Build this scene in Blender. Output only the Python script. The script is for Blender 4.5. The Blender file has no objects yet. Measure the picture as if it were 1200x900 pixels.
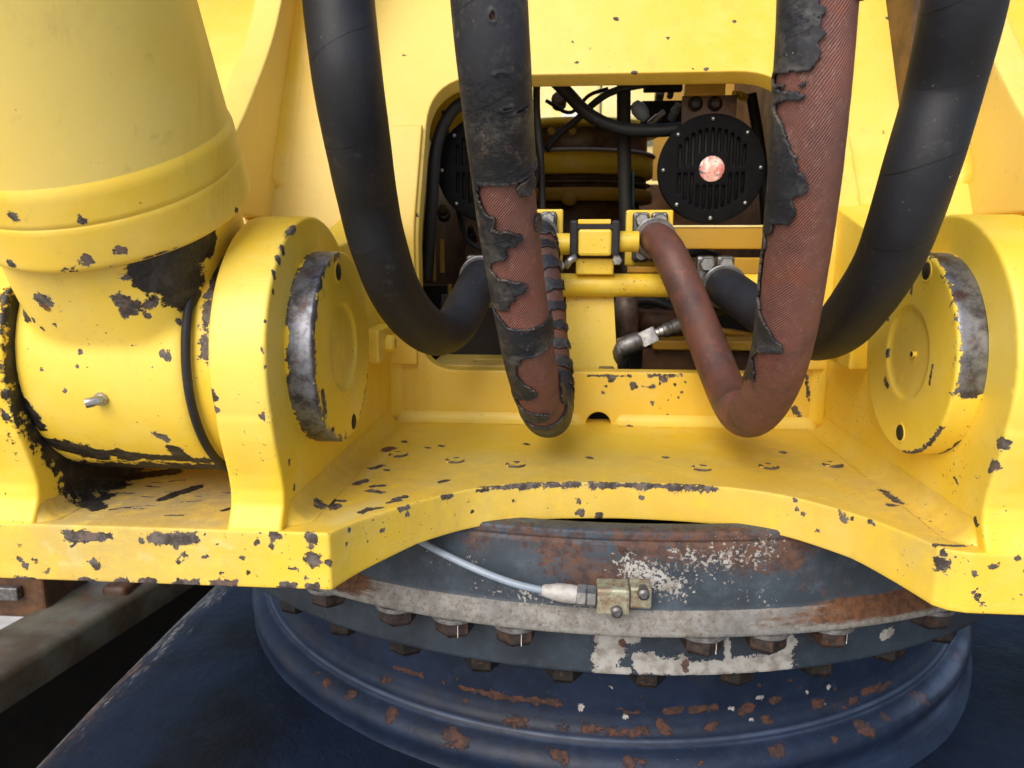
import bpy, bmesh, math, random
import numpy as np
from mathutils import Vector, Matrix
from mathutils.geometry import delaunay_2d_cdt
PI = math.pi
random.seed(7)
sc = bpy.context.scene
col = sc.collection
# ---------------------------------------------------------------- camera
F = 872.0                                   # focal length in pixels of a 1200 px wide picture
PITCH, YAW = math.radians(10.78), math.radians(4.47)
cd = bpy.data.cameras.new('camera'); cam = bpy.data.objects.new('camera', cd); col.objects.link(cam)
cd.sensor_width = 36; cd.lens = 36 * F / 1200; cd.clip_start = .02; cd.clip_end = 600
cam.location = (0, 0, 0); cam.rotation_euler = (PI / 2 - PITCH, 0, YAW)
sc.camera = cam
cd.dof.use_dof = True; cd.dof.focus_distance = 1.12; cd.dof.aperture_fstop = 8.5
# ---------------------------------------------------------------- light
w = bpy.data.worlds.new('World'); sc.world = w; w.use_nodes = True
SUN_EL, SUN_AZ = math.radians(38), math.radians(203)      # behind the camera, to its left
nt = w.node_tree
sky = nt.nodes.new('ShaderNodeTexSky'); sky.sky_type = 'NISHITA'; sky.sun_disc = False
sky.sun_elevation = SUN_EL; sky.sun_rotation = SUN_AZ; sky.air_density = 1.0; sky.dust_density = 3.0
bg = nt.nodes['Background']; nt.links.new(sky.outputs[0], bg.inputs[0]); bg.inputs[1].default_value = .13
sd = bpy.data.lights.new('sun', 'SUN'); sun = bpy.data.objects.new('sun', sd); col.objects.link(sun)
sd.energy = 1.45; sd.angle = math.radians(48); sd.color = (1, .96, .9)
sv = Vector((math.sin(SUN_AZ) * math.cos(SUN_EL), math.cos(SUN_AZ) * math.cos(SUN_EL), math.sin(SUN_EL)))
sun.rotation_euler = sv.to_track_quat('Z', 'Y').to_euler()
sc.view_settings.view_transform = 'Standard'; sc.view_settings.look = 'None'
sc.view_settings.gamma = 1; sc.view_settings.use_curve_mapping = False
sc.view_settings.exposure = .45

# ---------------------------------------------------------------- measuring helpers
cp, sp, cy_, sy_ = math.cos(PITCH), math.sin(PITCH), math.cos(YAW), math.sin(YAW)
FW = np.array([-sy_ * cp, cy_ * cp, -sp]); RT = np.array([cy_, sy_, 0.]); UP = np.cross(RT, FW)
def ray(u, v): return (u - 600) / F * RT - (v - 450) / F * UP + FW
def at(u, v, **k):
    d = ray(u, v)
    if 'x' in k: return d * (k['x'] / d[0])
    if 'y' in k: return d * (k['y'] / d[1])
    if 'z' in k: return d * (k['z'] / d[2])
    return d * k['d']
def pix(p):
    p = np.asarray(p, float); a = p @ FW
    return 600 + F * (p @ RT) / a, 450 - F * (p @ UP) / a
def cyl(u, v, c, R):                        # first hit of a pixel's ray with the upright cylinder round c
    d = ray(u, v); A = d[0]**2 + d[1]**2; B = -2 * (d[0] * c[0] + d[1] * c[1]); C_ = c[0]**2 + c[1]**2 - R * R
    D = B * B - 4 * A * C_
    return d * ((-B - math.sqrt(max(D, 0))) / (2 * A))

# ---------------------------------------------------------------- numpy noise
def _h(ix, iy, iz):
    n = (ix * 374761393 + iy * 668265263 + iz * 2147483647 * 3 + iz * 1274126177) & 0xffffffff
    n = ((n ^ (n >> 13)) * 1274126177) & 0xffffffff
    n = n ^ (n >> 16)
    return (n & 0xffff) / 65535.0
def vnoise(p):
    i = np.floor(p).astype(np.int64); f = p - i; f = f * f * (3 - 2 * f)
    r = 0
    for a in (0, 1):
        for b in (0, 1):
            for c in (0, 1):
                wgt = (f[:, 0] if a else 1 - f[:, 0]) * (f[:, 1] if b else 1 - f[:, 1]) * (f[:, 2] if c else 1 - f[:, 2])
                r = r + wgt * _h(i[:, 0] + a, i[:, 1] + b, i[:, 2] + c)
    return r * 2 - 1
def fbm(p, scale, oct=4):
    r = 0; amp = 1; tot = 0
    for o in range(oct):
        r = r + amp * vnoise(p * scale * 2.03**o + 17.3 * o); tot += amp; amp *= .55
    return r / tot

# ---------------------------------------------------------------- object helpers
WLOC = {}
def link(o, parent, loc):
    col.objects.link(o)
    pl = WLOC[parent.name] if parent is not None else Vector((0, 0, 0))
    o.parent = parent; o.location = Vector(loc) - pl
    WLOC[o.name] = Vector(loc)
def tag(o, label=None, cat=None, group=None, kind=None):
    if label: o['label'] = label
    if cat: o['category'] = cat
    if group: o['group'] = group
    if kind: o['kind'] = kind
    return o
def thing(name, label, cat, loc=(0, 0, 0), group=None):
    o = bpy.data.objects.new(name, None); o.empty_display_size = .05; link(o, None, loc)
    return tag(o, label, cat, group)
def make(name, V, Fc, mat, parent=None, smooth=True, attrs=None, uv=None, loc=None, weld=0):
    V = np.asarray(V, float)
    loc = Vector(V.mean(0)) if loc is None else Vector(loc)
    me = bpy.data.meshes.new(name)
    me.from_pydata((V - np.array(loc)).tolist(), [], [list(map(int, f)) for f in Fc]); me.update()
    if uv is not None:
        l = me.uv_layers.new(name='UVMap'); l.data.foreach_set('uv', np.asarray(uv, np.float32).ravel())
    if weld:
        bm = bmesh.new(); bm.from_mesh(me); bmesh.ops.remove_doubles(bm, verts=bm.verts, dist=weld)
        bmesh.ops.recalc_face_normals(bm, faces=bm.faces); bm.to_mesh(me); bm.free()
    me.polygons.foreach_set('use_smooth', [smooth] * len(me.polygons))
    o = bpy.data.objects.new(name, me); me.materials.append(mat)
    link(o, parent, loc)
    if attrs:
        P = world_verts(o)
        for k, segs in attrs.items(): wear(o, k, segs, P)
    return o
def world_verts(o):
    n = len(o.data.vertices); a = np.empty(n * 3, np.float32); o.data.vertices.foreach_get('co', a)
    return a.reshape(-1, 3).astype(float) + np.array(WLOC[o.name])
def wear(o, name, segs, P=None):
    """attribute = 1 on the marked spots and lines of the surface, fading over their radius"""
    if P is None: P = world_verts(o)
    if callable(segs): val = segs(P)
    else:
        val = np.zeros(len(P))
        for s in segs:
            a, b, r = np.asarray(s[0], float), np.asarray(s[1], float), s[2]
            k = s[3] if len(s) > 3 else 1.
            if name == 'wear' and r > .0045: r = .0045 + (r - .0045) * .78
            lo = np.minimum(a, b) - 2.6 * r; hi = np.maximum(a, b) + 2.6 * r
            m = np.all((P > lo) & (P < hi), axis=1)
            if not m.any(): continue
            Q = P[m]; d = b - a; L = d @ d
            t = np.clip(((Q - a) @ d) / L, 0, 1) if L > 1e-12 else np.zeros(len(Q))
            dist = np.linalg.norm(Q - a - t[:, None] * d, axis=1)
            val[m] = np.maximum(val[m], k * np.exp(-.69 * (dist / r)**2))
    at_ = o.data.attributes.new(name, 'FLOAT', 'POINT'); at_.data.foreach_set('value', val.astype(np.float32))
def inst(name, me, parent, loc, rot=None, mat=None):
    o = bpy.data.objects.new(name, me); link(o, parent, loc)
    if rot is not None: o.rotation_euler = rot.to_euler() if hasattr(rot, 'to_euler') else rot
    return o

class MB:
    """collects small shapes; build() links them as one mesh object"""
    def __init__(s): s.v = []; s.f = []
    def add(s, V, Fc):
        n = len(s.v); s.v += [tuple(p) for p in V]; s.f += [[i + n for i in f] for f in Fc]; return s
    def box(s, lo, hi, M=None, bev=0):
        bm = bmesh.new(); bmesh.ops.create_cube(bm, size=1)
        for v in bm.verts: v.co = Vector([(lo[i] + hi[i]) / 2 + v.co[i] * (hi[i] - lo[i]) for i in range(3)])
        if bev: bmesh.ops.bevel(bm, geom=bm.edges, offset=bev, segments=2, affect='EDGES', profile=.5)
        return s.bm(bm, M)
    def bm(s, bm, M=None):
        bm.verts.index_update()
        s.add([(M @ v.co if M else v.co) for v in bm.verts], [[v.index for v in f.verts] for f in bm.faces]); bm.free(); return s
    def lathe(s, prof, n=24, M=None, phase=0):
        V = []; Fc = []
        for r, z in prof:
            for i in range(n): V.append(Vector((r * math.cos(2 * PI * i / n + phase), r * math.sin(2 * PI * i / n + phase), z)))
        for k in range(len(prof) - 1):
            for i in range(n):
                j = (i + 1) % n; Fc.append([k * n + i, k * n + j, (k + 1) * n + j, (k + 1) * n + i])
        if prof[0][0] > 1e-5: Fc.append(list(range(n))[::-1])
        if prof[-1][0] > 1e-5: Fc.append([(len(prof) - 1) * n + i for i in range(n)])
        return s.add([(M @ v if M else v) for v in V], Fc)
    def tube(s, pts, r, n=12, cap=True):
        V, Fc, _ = tube_mesh(pts, r, n, cap); return s.add(V, Fc)
    def build(s, name, mat, parent=None, smooth=False, attrs=None, **k):
        o = make(name, s.v, s.f, mat, parent, smooth, attrs, **k)
        if not smooth: pass
        return o
def sharp(o, ang=35):
    me = o.data; bm = bmesh.new(); bm.from_mesh(me)
    for f in bm.faces: f.smooth = True
    a = math.radians(ang)
    for e in bm.edges:
        if len(e.link_faces) == 2 and e.calc_face_angle(0) > a: e.smooth = False
    bm.to_mesh(me); bm.free(); return o
def catmull(P, step):
    P = np.asarray(P, float); out = []
    Q = np.vstack([2 * P[0] - P[1], P, 2 * P[-1] - P[-2]])
    for i in range(1, len(Q) - 2):
        t = np.linspace(0, 1, 30, endpoint=False)[:, None]
        a, b, c, d = Q[i - 1], Q[i], Q[i + 1], Q[i + 2]
        out.append(.5 * (2 * b + (c - a) * t + (2 * a - 5 * b + 4 * c - d) * t**2 + (3 * b - a - 3 * c + d) * t**3))
    out = np.vstack(out + [P[-1:]])
    s = np.r_[0, np.cumsum(np.linalg.norm(np.diff(out, axis=0), axis=1))]
    n = max(2, int(round(s[-1] / step)) + 1); t = np.linspace(0, s[-1], n)
    return np.stack([np.interp(t, s, out[:, k]) for k in range(3)], 1), t
def frames(C, n0):
    T = np.gradient(C, axis=0); T /= np.linalg.norm(T, axis=1)[:, None]
    N = np.zeros_like(C); n = n0 - (n0 @ T[0]) * T[0]; n /= np.linalg.norm(n)
    for i in range(len(C)):
        n = n - (n @ T[i]) * T[i]; n /= np.linalg.norm(n); N[i] = n
    return T, N, np.cross(T, N)
def tube_mesh(pts, r, n=12, cap=True, step=None):
    C = np.asarray(pts, float)
    T, N, B = frames(C, np.array([.31, -.8, .51]))
    R = np.broadcast_to(np.asarray(r, float), (len(C),))
    th = np.arange(n) * 2 * PI / n
    V = (C[:, None] + R[:, None, None] * (np.cos(th)[None, :, None] * N[:, None] + np.sin(th)[None, :, None] * B[:, None])).reshape(-1, 3)
    Fc = []
    for k in range(len(C) - 1):
        for i in range(n):
            j = (i + 1) % n; Fc.append([k * n + i, k * n + j, (k + 1) * n + j, (k + 1) * n + i])
    if cap: Fc.append(list(range(n))[::-1]); Fc.append([(len(C) - 1) * n + i for i in range(n)])
    return V, Fc, (T, N, B)
def inside(P, poly):
    x, y = P[:, 0], P[:, 1]; r = np.zeros(len(P), bool); n = len(poly); j = n - 1
    for i in range(n):
        xi, yi = poly[i]; xj, yj = poly[j]
        if yi != yj: r ^= ((yi > y) != (yj > y)) & (x < (xj - xi) * (y - yi) / (yj - yi) + xi)
        j = i
    return r
def resample(poly, h):
    poly = np.asarray(poly, float); out = []
    for i in range(len(poly)):
        a, b = poly[i], poly[(i + 1) % len(poly)]; L = np.linalg.norm(b - a); n = max(1, int(math.ceil(L / h)))
        for k in range(n): out.append(a + (b - a) * k / n)
    return np.array(out)
def offset(P, d):                           # outline moved into the material (outline counter-clockwise, holes clockwise)
    a = np.roll(P, 1, 0); b = np.roll(P, -1, 0)
    e1 = P - a; e2 = b - P; e1 /= np.linalg.norm(e1, axis=1)[:, None]; e2 /= np.linalg.norm(e2, axis=1)[:, None]
    n1 = np.stack([-e1[:, 1], e1[:, 0]], 1); n2 = np.stack([-e2[:, 1], e2[:, 0]], 1)
    m = n1 + n2; m /= np.maximum(np.linalg.norm(m, axis=1)[:, None], 1e-6)
    k = np.clip(1 / np.maximum((m * n1).sum(1), .5), 1, 1.6)
    return P + m * (d * k)[:, None]
def slab(outline, holes, t0, t1, h, bev, mapf, fine=None):
    """solid plate of the given 2-D outline from t0 to t1 with rounded edges and a dense, even skin; mapf(X2, t) -> 3-D"""
    loops = [resample(outline, h)] + [resample(q, h) for q in holes]
    rings = []
    for a in (0, 30, 60, 90): rings.append((bev * (1 - math.sin(math.radians(a))), t0 + bev * (1 - math.cos(math.radians(a)))))
    m = max(1, int((t1 - t0 - 2 * bev) / h))
    for k in range(1, m): rings.append((0, t0 + bev + (t1 - t0 - 2 * bev) * k / m))
    for a in (90, 60, 30, 0): rings.append((bev * (1 - math.sin(math.radians(a))), t1 - bev * (1 - math.cos(math.radians(a)))))
    V = []; Fc = []; base = 0
    for L in loops:
        n = len(L)
        for ins, t in rings: V.append(mapf(offset(L, ins), np.full(n, t)))
        for k in range(len(rings) - 1):
            for i in range(n):
                j = (i + 1) % n; Fc.append([base + k * n + i, base + k * n + j, base + (k + 1) * n + j, base + (k + 1) * n + i])
        base += n * len(rings)
    capl = [offset(L, bev) for L in loops]
    O = capl[0]; lo, hi = O.min(0), O.max(0)
    gx, gy = np.meshgrid(np.arange(lo[0], hi[0], h), np.arange(lo[1], hi[1], h * .87))
    gx = gx + (np.arange(gx.shape[0]) % 2)[:, None] * h / 2
    G = np.stack([gx.ravel(), gy.ravel()], 1)
    ok = inside(G, O)
    for q in capl[1:]: ok &= ~inside(G, q)
    G = G[ok]
    allb = np.vstack(capl)
    keep = np.ones(len(G), bool)
    for s in range(0, len(G), 2000):
        d = ((G[s:s + 2000, None] - allb[None])**2).sum(2).min(1); keep[s:s + 2000] = d > (.55 * h)**2
    G = G[keep]
    pts = [Vector(p) for p in np.vstack([allb, G])]; E = []; b0 = 0
    for q in capl:
        n = len(q); E += [(b0 + i, b0 + (i + 1) % n) for i in range(n)]; b0 += n
    rv, re, rf, *_ = delaunay_2d_cdt(pts, E, [], 0, 1e-7)
    RV = np.array([(p.x, p.y) for p in rv]); RF = np.array([list(f) for f in rf])
    cen = RV[RF].mean(1); ok = inside(cen, O)
    for q in capl[1:]: ok &= ~inside(cen, q)
    RF = RF[ok]
    for t, flip in ((t0, True), (t1, False)):
        V.append(mapf(RV, np.full(len(RV), t)))
        Fc += (RF[:, ::-1] if flip else RF) .__add__(base).tolist(); base += len(RV)
    return np.vstack(V), Fc
def arc2(c, r, a0, a1, n=16): return [(c[0] + r * math.cos(math.radians(a0 + (a1 - a0) * k / n)), c[1] + r * math.sin(math.radians(a0 + (a1 - a0) * k / n))) for k in range(n + 1)]
def rounded(pts, rads, n=8):                # polygon with rounded corners
    out = []; N = len(pts)
    for i in range(N):
        p = np.array(pts[i], float); a = np.array(pts[i - 1], float); b = np.array(pts[(i + 1) % N], float); r = rads[i]
        if r <= 0: out.append(tuple(p)); continue
        u = (a - p) / np.linalg.norm(a - p); v = (b - p) / np.linalg.norm(b - p)
        ang = math.acos(max(-1, min(1, float(u @ v)))); d = min(r / math.tan(ang / 2), .49 * np.linalg.norm(a - p), .49 * np.linalg.norm(b - p))
        A = p + u * d; B = p + v * d
        for k in range(n + 1):
            t = k / n; out.append(tuple((1 - t)**2 * A + 2 * t * (1 - t) * p + t * t * B))
    return out
def lathe_np(prof, c, angs, close=True):
    """prof (r, z) list revolved about the upright axis through c at the given angles (0 = towards the camera)"""
    prof = np.asarray(prof, float); A = np.asarray(angs); n = len(A)
    V = np.stack([c[0] + prof[:, None, 0] * np.sin(A), c[1] - prof[:, None, 0] * np.cos(A), np.broadcast_to(prof[:, None, 1], (len(prof), n))], 2).reshape(-1, 3)
    Fc = []
    for k in range(len(prof) - 1):
        for i in range(n if close else n - 1):
            j = (i + 1) % n; Fc.append([k * n + i, (k + 1) * n + i, (k + 1) * n + j, k * n + j])
    return V, Fc
def dense(prof, h):
    prof = np.asarray(prof, float); out = [prof[0]]
    for a, b in zip(prof[:-1], prof[1:]):
        n = max(1, int(math.ceil(np.linalg.norm(b - a) / h)))
        for k in range(1, n + 1): out.append(a + (b - a) * k / n)
    return np.array(out)
def fillet(name, path, A, B, r, mat, parent, attrs=None, lump=.0012, step=.004, taper=True):
    """weld / cast fillet swept along a path between two faces that leave it in directions A and B"""
    C, s = catmull(path, step); A = np.asarray(A, float); B = np.asarray(B, float)
    if A.ndim == 1: A = np.tile(A, (len(C), 1)); B = np.tile(B, (len(C), 1))
    nn = 9; V = []
    for k in range(nn + 1):
        f = k / nn; a = f * PI / 2
        q = (1 - math.sin(a)) ; p_ = (1 - math.cos(a))
        V.append(C + r * (q * A + p_ * B))
    V = np.array(V); V = V.transpose(1, 0, 2)              # along, across
    nrm = (A + B); nrm /= np.linalg.norm(nrm, axis=1)[:, None]
    ns = fbm(V.reshape(-1, 3), 60, 3).reshape(V.shape[:2])
    V = V + (nrm[:, None] * (ns * lump + .0006)[..., None])
    if taper:
        L = s[-1]; k = np.clip(np.minimum(s, L - s) / (r * .6), 0, 1)**.5
        V = C[:, None] + (V - C[:, None]) * k[:, None, None]
    n, m = V.shape[:2]; Fc = [[i * m + j, (i + 1) * m + j, (i + 1) * m + j + 1, i * m + j + 1] for i in range(n - 1) for j in range(m - 1)]
    return make(name, V.reshape(-1, 3), Fc, mat, parent, True, attrs)

# ---------------------------------------------------------------- materials
class NB:
    def __init__(s, name):
        s.m = bpy.data.materials.new(name); s.m.use_nodes = True; s.t = s.m.node_tree
        s.b = s.t.nodes['Principled BSDF']; s.co = s.t.nodes.new('ShaderNodeNewGeometry').outputs['Position']
    def n(s, typ, **k):
        x = s.t.nodes.new(typ)
        for a, v in k.items(): setattr(x, a, v)
        return x
    def set(s, sock, v):
        if isinstance(v, bpy.types.NodeSocket): s.t.links.new(v, sock)
        elif isinstance(v, tuple) and len(v) == 3 and sock.type == 'RGBA': sock.default_value = (*v, 1)
        else: sock.default_value = v
    def math(s, op, a, b=0., c=0., clamp=False):
        x = s.n('ShaderNodeMath', operation=op, use_clamp=clamp)
        for i, v in enumerate((a, b, c)): s.set(x.inputs[i], v)
        return x.outputs[0]
    def noise(s, scale, detail=4., rough=.55, vec=None, stretch=None, dist=0.):
        v = vec or s.co
        if stretch:
            mp = s.n('ShaderNodeMapping'); s.set(mp.inputs['Vector'], v); mp.inputs['Scale'].default_value = stretch; v = mp.outputs[0]
        x = s.n('ShaderNodeTexNoise'); s.set(x.inputs['Vector'], v); x.inputs['Scale'].default_value = scale
        x.inputs['Detail'].default_value = detail; x.inputs['Roughness'].default_value = rough; x.inputs['Distortion'].default_value = dist
        return x.outputs[0]
    def attr(s, name):
        return s.n('ShaderNodeAttribute', attribute_name=name).outputs['Fac']
    def step(s, v, lo, hi):
        x = s.n('ShaderNodeMapRange'); x.interpolation_type = 'SMOOTHSTEP'; s.set(x.inputs[0], v); x.inputs[1].default_value = lo; x.inputs[2].default_value = hi
        return x.outputs[0]
    def mix(s, f, a, b):
        x = s.n('ShaderNodeMix', data_type='RGBA'); s.set(x.inputs[0], f); s.set(x.inputs[6], a); s.set(x.inputs[7], b); return x.outputs[2]
    def fmix(s, f, a, b):
        x = s.n('ShaderNodeMix', data_type='FLOAT'); s.set(x.inputs[0], f); s.set(x.inputs[2], a); s.set(x.inputs[3], b); return x.outputs[0]
    def mask(s, attr, nz, amp, lo=.47, hi=.53):
        """attribute mask with a ragged edge from the noise"""
        v = s.math('MULTIPLY_ADD', s.math('SUBTRACT', nz, .5), amp, attr)
        return s.math('MULTIPLY', s.step(v, lo, hi), s.step(attr, .02, .12))
    def bump(s, h, dist, strength=1., prev=None):
        x = s.n('ShaderNodeBump'); s.set(x.inputs['Height'], h); x.inputs['Distance'].default_value = dist; x.inputs['Strength'].default_value = strength
        if prev is not None: s.t.links.new(prev, x.inputs['Normal'])
        return x.outputs[0]
    def out(s, color, rough, metal=0., normal=None, spec=.5, coat=None):
        s.set(s.b.inputs['Base Color'], color); s.set(s.b.inputs['Roughness'], rough); s.set(s.b.inputs['Metallic'], metal)
        s.b.inputs['Specular IOR Level'].default_value = spec
        if normal is not None: s.t.links.new(normal, s.b.inputs['Normal'])
        return s.m

def paint(name, base, base2, fade_sheen, rough=.38, speck=.70, speck_rust=.3, fresh=0.):
    b = NB(name)
    big = b.noise(2.2, 3.); mid = b.noise(14, 5., .6); fine = b.noise(120, 7., .70); spk = b.noise(175, 4., .6); orange = b.noise(420, 2.)
    c = b.mix(b.step(big, .35, .65), base, base2)
    c = b.mix(b.math('MULTIPLY', b.step(mid, .40, .75), .38), c, fade_sheen)
    c = b.mix(b.attr('fade_sheen'), c, fade_sheen)  # pale wash: sky sheen and glare put into the colour, also pale scuffs
    # dust
    dm = b.math('MULTIPLY', b.attr('dust'), b.step(b.noise(30, 5., .7), .12, .58))
    c = b.mix(dm, c, (.44, .32, .135))
    # dirt film from fine grime
    c = b.mix(b.math('MULTIPLY', b.step(b.noise(38, 6., .75), .56, .80), .30), c, (.28, .2, .07))
    wearA = b.attr('wear'); v = b.math('MULTIPLY_ADD', b.math('SUBTRACT', fine, .5), 1.9, wearA)
    gate = b.step(wearA, .03, .2)
    run = b.math('MULTIPLY', b.step(b.noise(16, 6., .7, stretch=(1, 1, .12)), .54, .70), b.step(b.noise(3.5, 3.), .42, .62))
    c = b.mix(b.math('MULTIPLY', run, .22), c, (.40, .26, .07))
    scr = b.math('ABSOLUTE', b.math('SUBTRACT', b.noise(11, 7., .72, stretch=(.35, 1, 2.2), dist=.6), .5))
    c = b.mix(b.math('MULTIPLY', b.math('MULTIPLY', b.math('SUBTRACT', 1., b.step(scr, .001, .005)), b.step(b.noise(4, 2.), .52, .64)), .35), c, (.88, .74, .36))
    chip = b.math('MULTIPLY', b.step(v, .485, .515), gate)
    ring = b.math('MULTIPLY', b.step(v, .43, .455), gate)
    clus = b.step(b.noise(5.5, 3.), .42, .70)
    sthr = b.math('MULTIPLY_ADD', clus, -.070, b.math('ADD', speck, .022))
    sv_ = b.math('SUBTRACT', spk, sthr)
    dots = b.step(sv_, 0., .012)
    dring = b.step(sv_, -.022, -.010)
    chip = b.math('MAXIMUM', chip, dots); ring = b.math('MAXIMUM', ring, dring)
    c = b.mix(b.math('MULTIPLY', b.math('MULTIPLY', ring, b.step(b.noise(33, 3.), .40, .60)), .6), c, (.86, .74, .42))
    halo = b.math('MULTIPLY', b.math('MULTIPLY', b.step(v, .22, .46), gate), b.step(b.noise(21, 4.), .50, .66))
    c = b.mix(b.math('MULTIPLY', halo, .30), c, (.42, .20, .035))
    cc = b.mix(b.step(b.noise(48, 6., .75), .40, .62), (.045, .034, .028), (.155, .130, .115))
    cc = b.mix(b.math('MULTIPLY', b.step(b.noise(24, 4.), .55, .7), speck_rust), cc, (.20, .055, .015))
    c = b.mix(chip, c, cc)
    # bare steel
    sm = b.mask(b.attr('steel'), b.noise(55, 6., .7), 1.7)
    stc = b.mix(b.step(b.noise(40, 6., .72), .38, .66), (.25, .265, .31), (.070, .068, .078))
    stc = b.mix(b.math('MULTIPLY', b.step(b.noise(18, 5., .7), .52, .68), .6), stc, (.12, .055, .03))
    c = b.mix(sm, c, stc)
    # grease and old rubber
    gm = b.mask(b.attr('grease'), b.noise(70, 7., .72), 1.5, .46, .56)
    gc = b.mix(b.step(b.noise(45, 5., .7), .45, .7), (.014, .012, .011), (.05, .043, .036))
    c = b.mix(gm, c, gc)
    # rust
    rm = b.math('MULTIPLY', b.mask(b.attr('rust'), b.noise(50, 6., .75), 1.5, .40, .66), .9)
    c = b.mix(rm, c, (.16, .055, .014))
    r = b.fmix(b.math('MULTIPLY', mid, .35), rough, .62)
    r = b.fmix(chip, r, .7); r = b.fmix(sm, r, .42); r = b.fmix(gm, r, .46); r = b.fmix(dm, r, .85)
    n = b.bump(orange, .0004, .25); n = b.bump(b.noise(30, 3.), .0015, .35, n)
    n = b.bump(b.math('MULTIPLY', b.math('MAXIMUM', chip, sm), -1.), .0012, .9, n)
    n = b.bump(b.math('MULTIPLY', gm, b.noise(110, 4.)), .003, .8, n)
    return b.out(c, r, b.math('MULTIPLY', sm, .75), n, .5)
Y1, Y2, YF = (.87, .575, .026), (.88, .61, .048), (.89, .72, .20)
M_Y = paint('yellow_paint', Y1, Y2, YF)
M_YC = paint('cylinder_yellow_paint', (.88, .585, .042), (.89, .625, .080), (.90, .72, .22), rough=.40, speck=.735)
M_YP = paint('panel_yellow_paint', (.80, .515, .034), (.82, .555, .062), (.84, .64, .19), rough=.42, speck=.745)
M_YD = paint('shaded_oily_yellow', (.46, .25, .012), (.34, .17, .010), (.46, .28, .05), rough=.45, speck=.71, speck_rust=.5)  # darker yellow copy: shade on casing and bay parts put into the colour

def mat_ring(name, base, rustiness, cream):
    b = NB(name)
    c = b.mix(b.step(b.noise(7, 5., .6), .35, .65), base, tuple(x * .62 for x in base))
    c = b.mix(b.math('MULTIPLY', b.step(b.noise(34, 7., .75), .46, .72), .45), c, tuple(min(1, x * 1.5 + .35 * base[1]) for x in base))
    c = b.mix(b.math('MULTIPLY', b.step(b.noise(5, 6., .7), .5, .75), .5), c, (.035, .030, .026))
    fine = b.noise(85, 7., .75); r2 = b.noise(13, 6., .72)
    rust_c = b.mix(b.step(b.noise(60, 5., .7), .4, .62), (.145, .070, .042), (.062, .038, .034))
    rm = b.math('MULTIPLY', b.step(b.math('MULTIPLY_ADD', b.attr('rust'), .26, b.math('MULTIPLY_ADD', b.noise(120, 8., .8), .62, b.math('MULTIPLY', r2, .38))), .60 + rustiness, .66 + rustiness), .9)
    c = b.mix(rm, c, rust_c)
    cv = b.math('MULTIPLY_ADD', b.attr('cream'), .42, b.math('MULTIPLY_ADD', b.noise(150, 5., .72), .75, b.math('MULTIPLY', b.noise(12, 6., .75), .25)))
    cm = b.step(cv, .655 + cream, .675 + cream)
    c = b.mix(cm, c, b.mix(b.step(b.noise(50, 5.), .4, .65), (.42, .41, .39), (.26, .24, .21)))
    rp = b.math('MULTIPLY', b.mask(b.attr('rustpatch'), b.noise(62, 7., .76), 2.1, .46, .56), .92)
    c = b.mix(rp, c, b.mix(b.step(b.noise(90, 4.), .4, .6), (.105, .043, .026), (.048, .028, .021)))
    sil = b.mask(b.attr('silver'), b.noise(60, 6., .7), .5, .42, .56)
    sc_ = b.mix(b.step(b.noise(40, 7., .78), .40, .66), (.27, .265, .25), (.16, .145, .125))
    sc_ = b.mix(b.math('MULTIPLY', b.step(b.noise(130, 6., .75), .52, .62), .75), sc_, (.12, .085, .06))
    sc_ = b.mix(b.math('MULTIPLY', b.step(b.noise(7, 5., .7), .48, .66), .5), sc_, (.11, .12, .125))
    c = b.mix(sil, c, sc_)
    ed = b.mask(b.attr('rustedge'), b.noise(16, 8., .78, stretch=(.5, .5, 2.5)), 2.3, .40, .86)
    c = b.mix(ed, c, b.mix(b.step(b.noise(70, 6., .75), .38, .65), (.155, .070, .032), (.065, .032, .020)))
    pol = b.step(b.attr('polish_glint'), .1, .9)  # bright ridge lines and lip highlight painted as a lighter blue
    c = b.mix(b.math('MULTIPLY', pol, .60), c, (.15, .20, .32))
    r = b.fmix(rm, b.fmix(b.noise(16, 5., .7), .40, .66), .8); r = b.fmix(cm, r, .75); r = b.fmix(sil, r, .6); r = b.fmix(rp, r, .85); r = b.fmix(ed, r, .85); r = b.fmix(pol, r, .3)
    n = b.bump(b.noise(25, 4.), .003, .4); n = b.bump(fine, .0012, .5, n)
    n = b.bump(b.math('MAXIMUM', rp, cm), .0012, .8, n)
    return b.out(c, r, 0., n, .38)
M_RING = mat_ring('slate_ring_paint', (.056, .077, .103), .005, .0)
M_MID = mat_ring('dark_ring_paint', (.036, .050, .070), .10, .0)
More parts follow.
